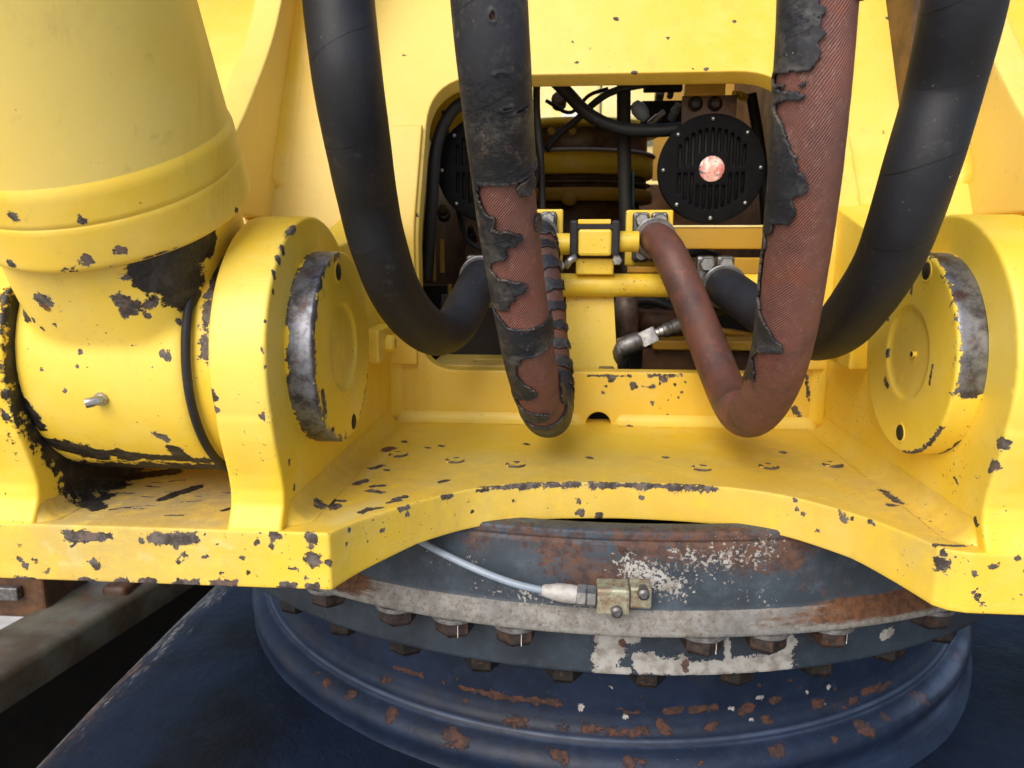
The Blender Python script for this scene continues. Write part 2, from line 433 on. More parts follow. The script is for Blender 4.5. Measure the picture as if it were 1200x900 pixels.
def mat_body():
    b = NB('shaded_grimy_navy')
    c = b.mix(b.step(b.noise(2.4, 5., .6), .38, .62), (.0030, .0036, .0052), (.008, .015, .036))  # near-black share stands for shade under the frame, besides grime
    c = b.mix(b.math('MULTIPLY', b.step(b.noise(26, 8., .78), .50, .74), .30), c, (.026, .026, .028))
    st = b.noise(30, 8., .74, stretch=(1.6, .35, 1.)); ew = b.attr('edgewear_glint')
    m1 = b.math('MULTIPLY', b.step(b.math('MULTIPLY_ADD', b.math('SUBTRACT', st, .5), 3.2, ew), .46, .66), b.step(ew, .05, .3))  # worn streaks plus the rounded edge's highlight, both painted grey
    c = b.mix(m1, c, b.mix(b.step(b.noise(60, 6., .75), .40, .60), (.20, .20, .19), (.035, .036, .040)))
    rm = b.mask(b.attr('rust'), b.noise(20, 7., .75), 1.6, .44, .70); c = b.mix(b.math('MULTIPLY', rm, .7), c, (.085, .038, .020))
    rp = b.mask(b.attr('rustpatch'), b.noise(40, 7., .75), 1.8); c = b.mix(rp, c, (.11, .045, .02))
    n = b.bump(b.noise(9, 6., .65), .010, .6); n = b.bump(b.noise(55, 7., .75), .003, .7, n)
    return b.out(c, b.fmix(b.noise(14, 5.), .40, .70), 0., n, .25)
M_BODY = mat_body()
M_NAVY = mat_ring('navy_paint', (.010, .021, .052), .11, .0)

def mat_rubber(name, base=(.013, .014, .018), seam=True, tan=False):
    b = NB(name)
    uv = b.n('ShaderNodeUVMap').outputs[0]; sx = b.n('ShaderNodeSeparateXYZ'); b.set(sx.inputs[0], uv)
    s_, t_ = sx.outputs[0], sx.outputs[1]
    c = b.mix(b.step(b.noise(9, 5., .6), .35, .7), base, tuple(x * 1.7 for x in base))
    scuff = b.math('MULTIPLY', b.step(b.noise(26, 8., .78), .56, .76), .30)
    c = b.mix(scuff, c, (.16, .155, .15))
    if tan:
        c = b.mix(b.math('MULTIPLY', b.step(b.noise(13, 8., .8), .47, .68), .7), c, (.12, .115, .095))
        c = b.mix(b.math('MULTIPLY', b.step(b.noise(20, 8., .8), .55, .70), .65), c, (.27, .20, .145))
        ed = b.math('MULTIPLY', b.step(b.attr('edge'), .1, .8), b.step(b.noise(30, 4.), .42, .62))
        c = b.mix(b.math('MULTIPLY', ed, .55), c, (.19, .155, .12))
        # cracks
        w_ = b.noise(60, 6., .7, stretch=(1, 1, 3.2)); cr = b.math('ABSOLUTE', b.math('SUBTRACT', w_, .5))
        gate = b.step(b.noise(8, 3.), .50, .60)
        crk = b.math('MULTIPLY', b.math('SUBTRACT', 1., b.step(cr, .003, .010)), gate)
        c = b.mix(crk, c, (.004, .004, .004))
    sp_ = b.step(b.noise(240, 2.), .74, .77); c = b.mix(b.math('MULTIPLY', sp_, .6), c, (.3, .29, .27))
    n = b.bump(b.noise(200, 4., .7), .0007, .5); n = b.bump(b.noise(20, 3.), .002, .35, n)
    if tan: n = b.bump(b.math('MULTIPLY', crk, -1.), .003, 1., n)
    if seam:
        ph = b.math('FRACT', b.math('ADD', b.math('MULTIPLY', s_, 11.5), t_))
        saw = b.math('ABSOLUTE', b.math('SUBTRACT', ph, .5))
        line = b.step(saw, .490, .4965)
        c = b.mix(b.math('MULTIPLY', line, .8), c, (.004, .004, .004))
        n = b.bump(b.math('MULTIPLY', ph, 1.), .0018, 1., n)
    r = b.fmix(b.noise(18, 4.), .44, .66)
    return b.out(c, r, 0., n, .38)
M_RUB = mat_rubber('black_hose_rubber')
M_RUB2 = mat_rubber('cracked_hose_rubber', (.015, .0165, .022), True, True)
M_BLK = mat_rubber('black_rubber', (.014, .014, .016), False)

def mat_braid():
    b = NB('red_hose_braid')
    uv = b.n('ShaderNodeUVMap').outputs[0]; sx = b.n('ShaderNodeSeparateXYZ'); b.set(sx.inputs[0], uv)
    s_, t_ = sx.outputs[0], sx.outputs[1]
    wob = b.math('MULTIPLY', b.noise(55, 5., .6), 9.)
    l1 = b.math('SINE', b.math('ADD', b.math('ADD', b.math('MULTIPLY', s_, 1500.), b.math('MULTIPLY', t_, 2 * PI * 66)), wob))
    l2 = b.math('SINE', b.math('ADD', b.math('MULTIPLY', s_, 1100.), b.math('MULTIPLY', t_, -2 * PI * 40)))
    ln = b.math('MULTIPLY_ADD', l1, .5, .5)
    c = b.mix(b.step(b.noise(12, 5., .6), .35, .68), (.26, .105, .078), (.165, .074, .062))
    c = b.mix(b.math('MULTIPLY', b.step(b.noise(17, 5., .7), .50, .70), .5), c, (.30, .085, .035))
    c = b.mix(b.math('MULTIPLY', b.step(ln, .2, .9), .45), c, (.085, .038, .034))
    pale = b.math('MULTIPLY', b.step(b.noise(120, 6., .75, stretch=(1, 1, .5)), .52, .70), b.step(ln, .4, .95))
    c = b.mix(b.math('MULTIPLY', pale, .75), c, (.42, .29, .235))
    c = b.mix(b.math('MULTIPLY', b.step(b.noise(10, 7., .75), .52, .72), .65), c, (.050, .036, .038))
    c = b.mix(b.math('MULTIPLY', b.step(b.noise(28, 8., .8), .56, .74), .5), c, (.26, .21, .185))
    n = b.bump(ln, .0009, .9); n = b.bump(b.math('MULTIPLY_ADD', l2, .5, .5), .0004, .4, n); n = b.bump(b.noise(45, 5., .7), .002, .5, n)
    return b.out(c, .62, 0., n, .4)
M_BRAID = mat_braid()
def mat_inner_red():
    b = NB('smooth_red_hose')
    c = b.mix(b.step(b.noise(14, 5., .6), .36, .66), (.15, .060, .040), (.085, .042, .036))
    c = b.mix(b.math('MULTIPLY', b.step(b.noise(22, 5., .7), .56, .70), .7), c, (.27, .085, .04))
    c = b.mix(b.math('MULTIPLY', b.step(b.noise(30, 5., .7), .58, .70), .6), c, (.10, .085, .09))
    n = b.bump(b.noise(60, 5., .7), .0015, .5)
    return b.out(c, .5, 0., n, .5)
M_RED = mat_inner_red()
def simple(name, c1, c2, rough, metal=0., sc_=30, rust=0., spec=.5, bmp=.4):
    b = NB(name)
    c = b.mix(b.step(b.noise(sc_, 5., .65), .36, .64), c1, c2)
    if rust: c = b.mix(b.math('MULTIPLY', b.step(b.noise(sc_ * 1.7, 6., .75), .58 - rust * .2, .70), .85), c, (.16, .06, .02))
    n = b.bump(b.noise(sc_ * 5, 4., .6), .0008, bmp)
    return b.out(c, b.fmix(b.noise(sc_), rough * .8, min(1, rough * 1.2)), metal, n, spec)
M_STEEL = simple('zinc_steel', (.46, .46, .45), (.26, .26, .26), .38, .85, 60)
M_STEELD = simple('dull_steel', (.24, .24, .24), (.13, .125, .12), .45, .8, 60)
M_BOLT = simple('rusty_bolt_steel', (.070, .056, .052), (.026, .020, .019), .5, .4, 55, .55)
M_BOLTD = simple('dark_bolt_steel', (.022, .019, .015), (.010, .009, .009), .5, .2, 60, .22)  # darker bolt steel for the lower row and the bay
M_WASH = simple('washer_steel', (.42, .42, .42), (.22, .21, .2), .4, .7, 60, .1)
M_HORN = simple('black_enamel', (.004, .004, .0045), (.006, .006, .007), .6, 0., 40, spec=.08)
M_DARK = simple('black_interior', (.010, .009, .008), (.018, .014, .010), .7, 0., 20)  # also colours in the shade of the track gap and lower bay
M_BROWN = simple('dark_brown_steel', (.12, .055, .018), (.05, .022, .010), .55, 0., 12, .4)
M_GREYJ = simple('grey_joint_steel', (.34, .26, .21), (.18, .12, .09), .5, .3, 14, .5)
M_OLIVE = simple('dusty_olive_paint', (.15, .145, .11), (.085, .065, .042), .5, 0., 5, .25, bmp=.9)
M_GREEN = simple('greenish_brass', (.42, .45, .33), (.28, .22, .15), .5, .3, 60, .45)
M_NYLON = simple('blue_grey_nylon', (.24, .30, .38), (.30, .36, .44), .35, 0., 25)
M_PALE = simple('pale_plastic', (.48, .47, .45), (.36, .34, .31), .5, 0., 70)
M_GND = simple('ground_gravel', (.62, .59, .53), (.50, .47, .42), .9, 0., 8, bmp=1.)
M_PALEY = simple('daylit_pale_yellow', (.80, .66, .22), (.82, .70, .34), .4, 0., 8)  # paler yellow with the daylight brightness put into the colour
M_WHITE = simple('white_panel', (.78, .78, .75), (.7, .7, .68), .5, 0., 8)
def mat_badge():
    b = NB('badge_print')
    a = b.noise(45, 3., .6); d = b.noise(32, 3., .6, stretch=(1.7, 1, .8))
    c = b.mix(b.step(a, .42, .56), (.82, .72, .62), (.80, .42, .34))
    c = b.mix(b.math('MULTIPLY', b.step(d, .50, .66), .7), c, (.62, .05, .06))
    c = b.mix(b.step(b.noise(60, 2.), .60, .66), c, (.12, .12, .14))
    return b.out(c, .25, 0., None)
M_BADGE = mat_badge()

# ================================================================ GROUND
g = 60
o = make('ground', [(-g, -g, -2.4), (g, -g, -2.4), (g, g, -2.4), (-g, g, -2.4)], [[0, 1, 2, 3]], M_GND, None, False); tag(o, kind='structure')

# ================================================================ MAIN FRAME
frame = thing('upper_frame', 'chipped yellow excavator frame with lugs, base plate and cut-out front panel', 'machine frame', (.076, 1.2, -.45))
ZT, ZB = -.372, -.452
XL, XR = -.373, .510                         # inner faces of the two inner lugs
YW = 1.52                                    # front of the upright wall
# --- base plate
edge_px = [(385, 625), (415, 612), (450, 600), (500, 585), (548, 574), (600, 567.5), (650, 565.5), (700, 565.5), (760, 566.5), (820, 569), (870, 573), (930, 583), (1000, 602), (1050, 620), (1100, 641)]
arc = [tuple(at(u, v, z=ZT)[:2]) for u, v in edge_px]
arc3, _ = catmull([(x, y, 0) for x, y in arc], .004)
outl = [(-1.1, .893)] + [(x, y) for x, y, _ in arc3] + [(.475, .8990), (.495, .8935), (1.0, .893), (1.0, 1.565), (-1.1, 1.565)]
def zb_of(x, y):                             # the lower edge rises a little in the recess
    k = np.clip((y - .90) / .12, 0, 1) * np.clip(1 - np.abs(x - .076) / .45, 0, 1)**.3
    return ZB + .020 * k
def map_plate(P, t):
    z = ZT + (t / .08) * 1.0 * (ZT - zb_of(P[:, 0], P[:, 1]))     # t from -0.08 to 0
    return np.stack([P[:, 0], P[:, 1], z], 1)
V, Fc = slab(outl, [], -.08, 0., .0043, .0026, map_plate)
def Z(u, v): return at(u, v, z=ZT)
def fr(u, v, y=.895): return at(u, v, y=y)
edge_w = []
def S(a, b, r, k=1.): return (a, b, r, k)
W = []
# worn upper front edge, from left to right
for (u0, v0, u1, v1, r, k) in ((70, 624, 118, 626, .006, .95), (75, 627, 115, 630, .007, .9), (172, 627, 232, 627, .008, .95), (195, 632, 215, 634, .006, 1), (110, 623, 262, 624, .003, .9),
        (600, 568, 628, 568, .005, .95), (632, 567, 640, 569, .005, .9), (645, 566.5, 676, 567, .005, .95), (664, 569, 670, 572, .003, 1), (692, 567, 722, 568, .004, .95), (726, 567, 760, 568, .003, .9), (748, 568, 756, 571, .004, 1),
        (770, 568, 800, 569, .004, .9), (790, 570, 796, 572, .005, .95), (806, 569, 830, 571, .003, .9), (815, 572, 822, 574, .005, .9), (560, 571, 600, 568, .0022, .8), (830, 571, 900, 578, .002, .8)):
    W.append(S(Z(u0, v0), Z(u1, v1), r, k))
for (u, v, r, y) in ((22, 655, .004, .893), (29, 663, .004, .893), (110, 660, .009, .893), (208, 657, .004, .893), (283, 653, .003, .893), (321, 627, .008, .893), (367, 655, .012, .893), (364, 630, .009, .893),
        (317, 639, .004, .893), (362, 641, .004, .893), (386, 660, .006, .893), (390, 630, .004, .893), (338, 665, .003, .893), (346, 667, .003, .893), (432, 620, .010, .93), (437, 633, .009, .95), (460, 634, .005, .97),
        (483, 607, .005, 1.0), (490, 588, .003, 1.02), (679, 601, .007, 1.128), (701, 604, .007, 1.128), (645, 575, .003, 1.12), (646, 588, .003, 1.12), (678, 588, .004, 1.128), (791, 579, .005, 1.125), (838, 580, .004, 1.12),
        (838, 592, .003, 1.12), (847, 569, .004, 1.12), (985, 605, .008, 1.03), (983, 600, .004, 1.03), (1049, 648, .011, .95), (1045, 643, .005, .95), (1100, 662, .012, .905), (1093, 668, .006, .905), (1104, 648, .005, .905),
        (1171, 660, .006, .905), (1174, 631, .007, .905), (1190, 690, .012, .905), (1124, 694, .004, .905), (1010, 650, .003, .98), (984, 620, .003, 1.02), (620, 568, .006, 1.12), (748, 588, .0025, 1.128), (602, 588, .003, 1.11)):
    W.append(S(at(u, v, y=y), at(u + 2, v + 1, y=y), r, .95))
for (u0, u1, v) in ((95, 110, 681), (140, 150, 681), (165, 182, 681), (208, 230, 682), (250, 275, 683), (330, 345, 686), (362, 372, 687), (395, 402, 682), (1085, 1100, 702), (20, 40, 680)):
    W.append(S(at(u0, v, y=.895), at(u1, v, y=.895), .006, .95))
for (u0, v0, u1, v1, r) in ((452, 528, 458, 525, .012), (436, 549, 446, 546, .008), (418, 567, 428, 563, .010), (432, 575, 448, 577, .007), (435, 570, 449, 569, .006), (464, 585, 475, 582, .008), (366, 590, 374, 592, .014), (383, 590, 394, 594, .013), (372, 586, 402, 587, .005),
        (425, 600, 432, 596, .008), (434, 597, 446, 595, .004), (452, 550, 454, 551, .005), (516, 565, 524, 563, .005), (455, 589, 470, 586, .004), (690, 536, 693, 537, .006), (779, 536, 781, 536, .006), (616, 520, 619, 521, .006), (917, 530, 918, 531, .007),
        (1043, 592, 1047, 592, .007), (516, 522, 518, 523, .006), (473, 517, 475, 518, .006), (500, 524, 503, 525, .004), (1035, 575, 1052, 588, .008), (1096, 638, 1130, 640, .004)):
    W.append(S(Z(u0, v0), Z(u1, v1), r, .93))
for k in range(16):
    u, v = random.uniform(120, 280), random.uniform(562, 612); a = Z(u, v); W.append(S(a, a + np.array([random.uniform(.006, .03), random.uniform(-.004, .012), 0]), random.uniform(.0015, .0035), .85))
GR = [S(Z(190, 585), Z(232, 570), .010, .9), S(Z(208, 578), Z(222, 574), .012, .95), S(Z(262, 598), Z(285, 592), .005, .9), S(Z(80, 560), Z(130, 570), .025, 1), S(Z(100, 585), Z(115, 595), .014, .9), S(Z(140, 560), Z(200, 553), .02, 1), S(Z(120, 585), Z(128, 580), .012, .85)]
DU = [S(Z(150, 590), Z(260, 580), .12, 1.), S(Z(420, 560), Z(1060, 590), .14, .42), S(Z(100, 610), Z(250, 612), .03, .8), S(Z(390, 605), Z(520, 560), .05, .5), S(Z(1000, 560), Z(1090, 630), .05, .5), S(Z(560, 540), Z(960, 545), .07, .38), S(Z(880, 520), Z(1000, 560), .06, .45)]
RU = [S(Z(454, 527), Z(458, 525), .012, .7)]
def eu(u): return float(np.interp(u, [p[0] for p in edge_px], [p[1] for p in edge_px]))
for (u0, u1, r) in ((602, 612, .006), (612, 627, .009), (632, 638, .007), (645, 662, .005), (660, 676, .009), (692, 705, .008), (705, 722, .006), (724, 742, .004), (746, 757, .010), (760, 782, .004), (786, 797, .009), (806, 826, .007), (828, 834, .007), (560, 600, .0035), (838, 900, .0032), (520, 530, .005), (470, 478, .005), (930, 934, .003), (1018, 1022, .004)):
    a, b_ = Z(u0, eu(u0)), Z(u1, eu(u1)); a[2] -= .004; b_[2] -= .004; W.append(S(a, b_, r, .80 if r > .006 else .9))
for k in range(26):                          # scattered nicks along the edge and on the face
    u = random.uniform(390, 1095); a = Z(u, eu(u)); a[2] -= abs(random.gauss(0, .022)); W.append(S(a, a + np.array([random.uniform(-.004, .004), 0, 0]), random.uniform(.0018, .0045), .9))
for k in range(26):
    x = random.choice([random.uniform(-.75, -.31), random.uniform(.46, .56)]); W.append(S((x, .893, random.uniform(-.44, -.38)), (x + .002, .893, -.40), .0001, .1)); a = np.array([x, .893, random.uniform(-.445, -.378)]); W.append(S(a, a + np.array([random.uniform(-.003, .003), 0, .001]), random.uniform(.002, .0045), .9))
for (u0, v0, u1, v1, r) in ((80, 629, 105, 629, .010), (108, 628, 118, 630, .007), (180, 631, 226, 632, .010), (204, 636, 207, 640, .005), (120, 628, 128, 628, .006)):
    W.append(S(at(u0, v0, y=.893), at(u1, v1, y=.893), r, .95))
plate = make('base_plate', V, Fc, M_Y, frame, True, dict(wear=W, grease=GR, dust=DU, rust=RU, fade_sheen=[S(at(u, v, y=.893), at(u + a_, v + b_, y=.893), r, 1.) for (u, v, a_, b_, r) in ((84, 640, 5, 20, .007), (90, 655, 1, 2, .008), (52, 636, 8, 8, .003), (165, 652, 12, 2, .004), (250, 632, 20, 10, .003), (232, 642, 8, 3, .003), (70, 660, 10, 2, .003))] + [S(Z(395, 612), Z(440, 590), .010, .9), S(Z(225, 612), Z(250, 614), .012, 1.), S(Z(80, 612), Z(110, 606), .014, 1.), S(Z(430, 560), Z(455, 530), .004, .8), S(Z(560, 548), Z(700, 545), .05, .3)]), weld=1e-5)
for (u_, v0_, v1_) in ((385, 629, 686), (1100, 645, 702)):
    fillet('weld_seam', [at(u_, v_, y=.8932) for v_ in (v0_, (v0_ + v1_) / 2, v1_)], (1, 0, 0), (-1, 0, 0), .0035, M_Y, frame, dict(wear=[S(at(u_ + 1, v_, y=.892), at(u_ + 1, v_ + 5, y=.892), .002, .9) for v_ in (v0_ + 4, v0_ + 22, v0_ + 40)]), .0012)
for (u, v) in ((467, 533), (533, 540), (604, 545), (822, 549), (901, 547), (976, 545)):       # ground-off plugs in the plate
    p = Z(u, v); m = MB(); m.lathe([(.017, 0), (.0168, .0016), (.0155, .0022), (.013, .0014), (0, .0012)], 28, Matrix.Translation(Vector(p) + Vector((0, 0, .0002))))
    q = np.array(p)
    a0 = random.uniform(-2.6, -1.6)
    segs = [S(q + .016 * np.array([math.cos(a0 + t), math.sin(a0 + t), 0]), q + .016 * np.array([math.cos(a0 + t + .35), math.sin(a0 + t + .35), 0]), .0042, 1.) for t in (0, .45, .9, 1.4, 3.4, 5.0)]
    m.build('weld_plug', M_Y, frame, True, dict(wear=segs, dust=DU))

# --- upright wall, bent back above the lugs
BEND, BETA = .02, math.radians(26.8)
def bendf(s, d):
    """s = height along the wall, d = depth behind its front face"""
    r = .05; k = np.clip((s - (BEND - r)) / (2 * r), 0, 1); ang = BETA * k * k * (3 - 2 * k)
    return ang
_S = np.linspace(-.8, 1.6, 2401); _A = bendf(_S, 0); _dy = np.sin(_A) * .001; _dz = np.cos(_A) * .001
_Y = YW + np.cumsum(_dy); _Zc = np.cumsum(_dz); _Zc = _Zc - np.interp(-.372, _S, _Zc) - .372
def wallpt(x, s, d):
    s = np.asarray(s, float); y = np.interp(s, _S, _Y); z = np.interp(s, _S, _Zc); a = np.interp(s, _S, _A)
    return np.stack([x + 0 * s, y + d * np.cos(a), z - d * np.sin(a)], -1)
def wall_at(u, v):                           # pixel -> point on the wall's front face
    ss = np.linspace(-.38, 1.2, 1600); d = ray(u, v); y = np.interp(ss, _S, _Y); z = np.interp(ss, _S, _Zc)
    i = np.argmin(np.abs(d[2] / d[1] * y - z)); return d * (y[i] / d[1]), ss[i]
s_top = wall_at(700, 86)[1]
win = [(-.310, -.262), (.460, -.262), (.460, s_top), (-.310, s_top)]
winr = rounded(win, [.075, .075, .12, .12], 10)
notch = arc2((.062, ZT - .001), .0255, 180, 0, 14)
outl = [(-.9, ZT - .02)] + [(-.9, ZT - .001)][:0] + [(.062 - .0255, ZT - .02)] + notch + [(.062 + .0255, ZT - .02), (1.06, ZT - .02), (1.06, .95), (-.9, .95)]
V, Fc = slab(outl, [winr[::-1]], 0., .042, .0062, .003, lambda P, t: wallpt(P[:, 0], P[:, 1], t))
W = []
def wp(u, v): return wall_at(u, v)[0]
for (u, v, r) in ((741, 452, .007), (763, 453, .005), (654, 474, .004), (706, 460, .0035), (715, 445, .006), (776, 444, .006), (780, 446, .004), (500, 395, .003), (497, 285, .003), (487, 252, .0035), (675, 73, .003), (721, 22, .005), (781, 45, .004), (690, 57, .003), (670, 49, .003), (860, 25, .004), (1035, 155, .003), (1041, 21, .005), (1054, 22, .006), (473, 65, .003), (456, 214, .005), (1147, 165, .003), (1143, 215, .003), (743, 85, .005), (827, 81, .004), (811, 80, .003)):
    W.append(S(wp(u, v), wp(u + 2, v), r, .95))
W += [S(wp(690, 440), wp(740, 440), .003, .8), S(wp(760, 440), wp(800, 440), .0035, .85), S(wp(930, 478), wp(938, 488), .006, .9), S(wp(945, 440), wp(948, 470), .004, .8), S(wp(962, 435), wp(965, 460), .003, .8)]
for k in range(70):                          # splashed pin holes low on the wall
    u, v = random.gauss(770, 70), random.gauss(468, 13)
    if 700 < u < 850 and 443 < v < 495: W.append(S(wp(u, v), wp(u + 1, v), random.uniform(.001, .0022), .9))
FD = [S(wp(480, 40), wp(640, 70), .22, .55), S(wp(300, 200), wp(450, 180), .2, .6), S(wp(1050, 150), wp(1100, 200), .16, .3)]  # pale glare of the sky painted onto the panel
wall = make('front_panel', V, Fc, M_YP, frame, True, dict(wear=W, fade_sheen=FD), weld=1e-5)
# raised doubler strips beside the opening
for sg, nm in ((-1, 'left'), (1, 'right')):
    xi = .076 + sg * .392; xo = .076 + sg * .475
    pts = [(xi, -.25), (xi, .20), (xi + sg * .005, .255), (xo - sg * .02, .262), (xo - sg * .0, .225), (xo + sg * .012, -.02), (xo + sg * .012, -.25)]
    if sg < 0: pts = [(xo - .012, -.25), (xi, -.25), (xi, .20), (xi - .0, .262), (xo + .02, .262), (xo, .225), (xo - .012, -.02)]
    else: pts = [(xi, -.25), (xo + .012, -.25), (xo + .012, -.02), (xo, .225), (xo - .02, .262), (xi, .262)]
    V, Fc = slab(pts, [], -.014, -.0005, .006, .003, lambda P, t: wallpt(P[:, 0], P[:, 1], t))
    make('doubler_strip', V, Fc, M_YP, frame, True, dict(wear=[S(wp(466, 212), wp(470, 214), .004, .95)], fade_sheen=FD), weld=1e-5)

# --- lugs
PY, PZ, RL = 1.075, -.160, .197              # pin axis and head radius
def lug_outline(front=.905, foot=.03):
    P = []
    P += [(1.55, ZT - .01), (1.55, .075), (1.46, .050), (1.36, .022), (1.29, .008)]
    P += arc2((PY, PZ), RL, 52, 196, 60)
    P += [(.8865, -.225), (.892, -.25), (.900, -.275), (.9075, -.300), (.9115, -.322), (.9095, -.342), (.9020, -.358), (.8955, -.3690), (.8946, -.374), (.8944, -.380), (.8950, -.384), (.92, -.386)]
    return P
def lug(x0, x1, name, attrs, sm=True, out=None):
    o2 = (out or lug_outline())
    A = np.array(o2); ar = 0.5 * np.sum(A[:, 0] * np.roll(A[:, 1], -1) - np.roll(A[:, 0], -1) * A[:, 1])
    if ar < 0: o2 = o2[::-1]
    V, Fc = slab(o2, [], x0, x1, .0048, .0045, lambda P, t: np.stack([t, P[:, 0], P[:, 1]], 1))
    V = np.array(V)
    return make(name, V, Fc, M_Y, frame, True, attrs, weld=1e-5)
def lx(u, v): return at(u, v, x=XL)
def rx(u, v): return at(u, v, x=XR)
def lf(u, v): return at(u, v, y=.884)
W = [S(lx(334, 273), lx(345, 268), .006), S(at(313, 275, y=1.0), at(319, 273, y=1.0), .007), S(lx(330, 283), lx(332, 296), .005, .95), S(lx(326, 300), lx(327, 306), .006), S(lx(321, 318), lx(322, 324), .004)]
for (u, v, r) in ((310, 355, .006), (311, 375, .004), (310, 392, .004), (309, 408, .007), (311, 430, .003), (318, 498, .003), (320, 340, .0035), (345, 570, .004), (348, 590, .005), (346, 597, .007), (339, 540, .004)):
    W.append(S(lx(u, v), lx(u, v + 3), r, .95))
for (u, v, r) in ((287, 372, .007), (252, 462, .009), (253, 480, .005), (307, 487, .006), (277, 466, .0035), (304, 531, .003), (325, 555, .0035), (326, 565, .004), (302, 602, .005), (338, 597, .006), (349, 599, .009), (322, 610, .003), (288, 575, .006), (289, 585, .007), (260, 500, .003)):
    W.append(S(lf(u, v), lf(u + 1, v + 2), r, .95))
lug(-.447, XL, 'lug', dict(wear=W, grease=[S(at(248, 300, y=1.0), at(256, 290, y=1.03), .012, .8)], dust=[S(lf(285, 560), lf(290, 600), .02, .4)], fade_sheen=[S(lf(280, 330), lf(280, 470), .05, .5)]))
W = [S(at(1175, 245 + 22, y=.97), at(1188, 280, y=.94), .004, .7), S(rx(1182, 284), rx(1190, 294), .003, .9), S(rx(1173, 520), rx(1178, 521), .009), S(rx(1163, 544), rx(1166, 545), .006), S(rx(1160, 552), rx(1163, 546), .004), S(rx(1192, 490), rx(1193, 491), .004)]
W += [S(at(1146, 588, y=.9), at(1172, 581, y=.9), .0045, .95), S(at(1176, 582, y=.9), at(1190, 577, y=.9), .004, .9), S(rx(1143, 612), rx(1144, 614), .006), S(rx(1118, 560), rx(1122, 566), .003, .8), S(rx(1095, 606), rx(1102, 600), .006, .95), S(rx(1104, 598), rx(1115, 592), .003, .8), S(rx(1120, 600), rx(1123, 599), .004, .8)]
lug(XR, .590, 'lug', dict(wear=W, fade_sheen=[S(at(1195, 330, y=.9), at(1195, 500, y=.9), .04, .3)]))
W = [S(at(30, 455, y=.884), at(31, 458, y=.884), .006), S(at(8, 459, y=.884), at(9, 461, y=.884), .006), S(at(3, 488, y=.884), at(5, 490, y=.884), .007), S(at(68, 570, y=.9), at(72, 600, y=.9), .008, .9), S(at(78, 594, y=.9), at(84, 598, y=.9), .008), S(at(86, 607, y=.9), at(94, 607, y=.9), .008), S(at(30, 586, y=.9), at(33, 588, y=.9), .005), S(at(45, 605, y=.9), at(53, 602, y=.9), .005)]
GO = [S((-.716, .93, -.10), (-.716, .93, -.20), .045, 1), S((-.716, .95, -.24), (-.716, 1.0, -.30), .05, 1), S((-.716, 1.0, -.33), (-.71, 1.1, -.34), .05, .9), S(at(4, 420, y=.89), at(10, 440, y=.89), .012, .9), S(at(22, 480, y=.89), at(34, 505, y=.89), .012, .95), S(at(40, 515, y=.89), at(58, 540, y=.89), .014, .9)]
lug(-.775, -.716, 'lug', dict(wear=W, grease=GO))
lug(.86, .92, 'lug', {})
# --- fillets and welds
for xs, x, p_, q_ in ((1, XL, (Z(1, 1)), 0), (-1, XR, 0, 0)):
    at_ = dict(wear=[S(Z(418, 566), Z(452, 535), .003, .75), S(Z(440, 540), Z(470, 512), .002, .6), S(Z(366, 590), Z(376, 594), .012, .9), S(Z(1035, 575), Z(1055, 590), .006, .85), S(Z(1070, 592), Z(1090, 610), .003, .8)], dust=DU)
    fillet('weld_seam', [(x, .915, ZT), (x, 1.1, ZT), (x, 1.3, ZT), (x, YW - .01, ZT)], (0, 0, 1), (xs, 0, 0), .030, M_Y, frame, at_, .0008)
    fillet('weld_seam', [(x, YW, ZT + .002), (x, YW, -.2), (x, YW, -.06)], (xs, 0, 0), (0, -1, 0), .022, M_Y, frame, None, .0006)
    fillet('weld_seam', [(x - xs * .074, .93, ZT), (x - xs * .074, 1.1, ZT), (x - xs * .074, 1.5, ZT)], (0, 0, 1), (-xs, 0, 0), .016, M_Y, frame, dict(grease=GR), .001)
for a, b_ in ((XL + .005, .062 - .034), (.062 + .034, XR - .005)):
    fillet('weld_seam', [(a, YW, ZT), ((a + b_) / 2, YW, ZT), (b_, YW, ZT)], (0, 0, 1), (0, -1, 0), .021, M_Y, frame, dict(wear=[S(Z(738, 500), Z(741, 502), .008, .9)], fade_sheen=[S((-.4, YW, ZT), (.5, YW, ZT), .03, .45)]), .001)
fillet('weld_seam', [(-.716, .90, ZT), (-.716, 1.1, ZT), (-.716, 1.5, ZT)], (0, 0, 1), (1, 0, 0), .024, M_Y, frame, dict(grease=GR + GO, dust=DU), .0014)
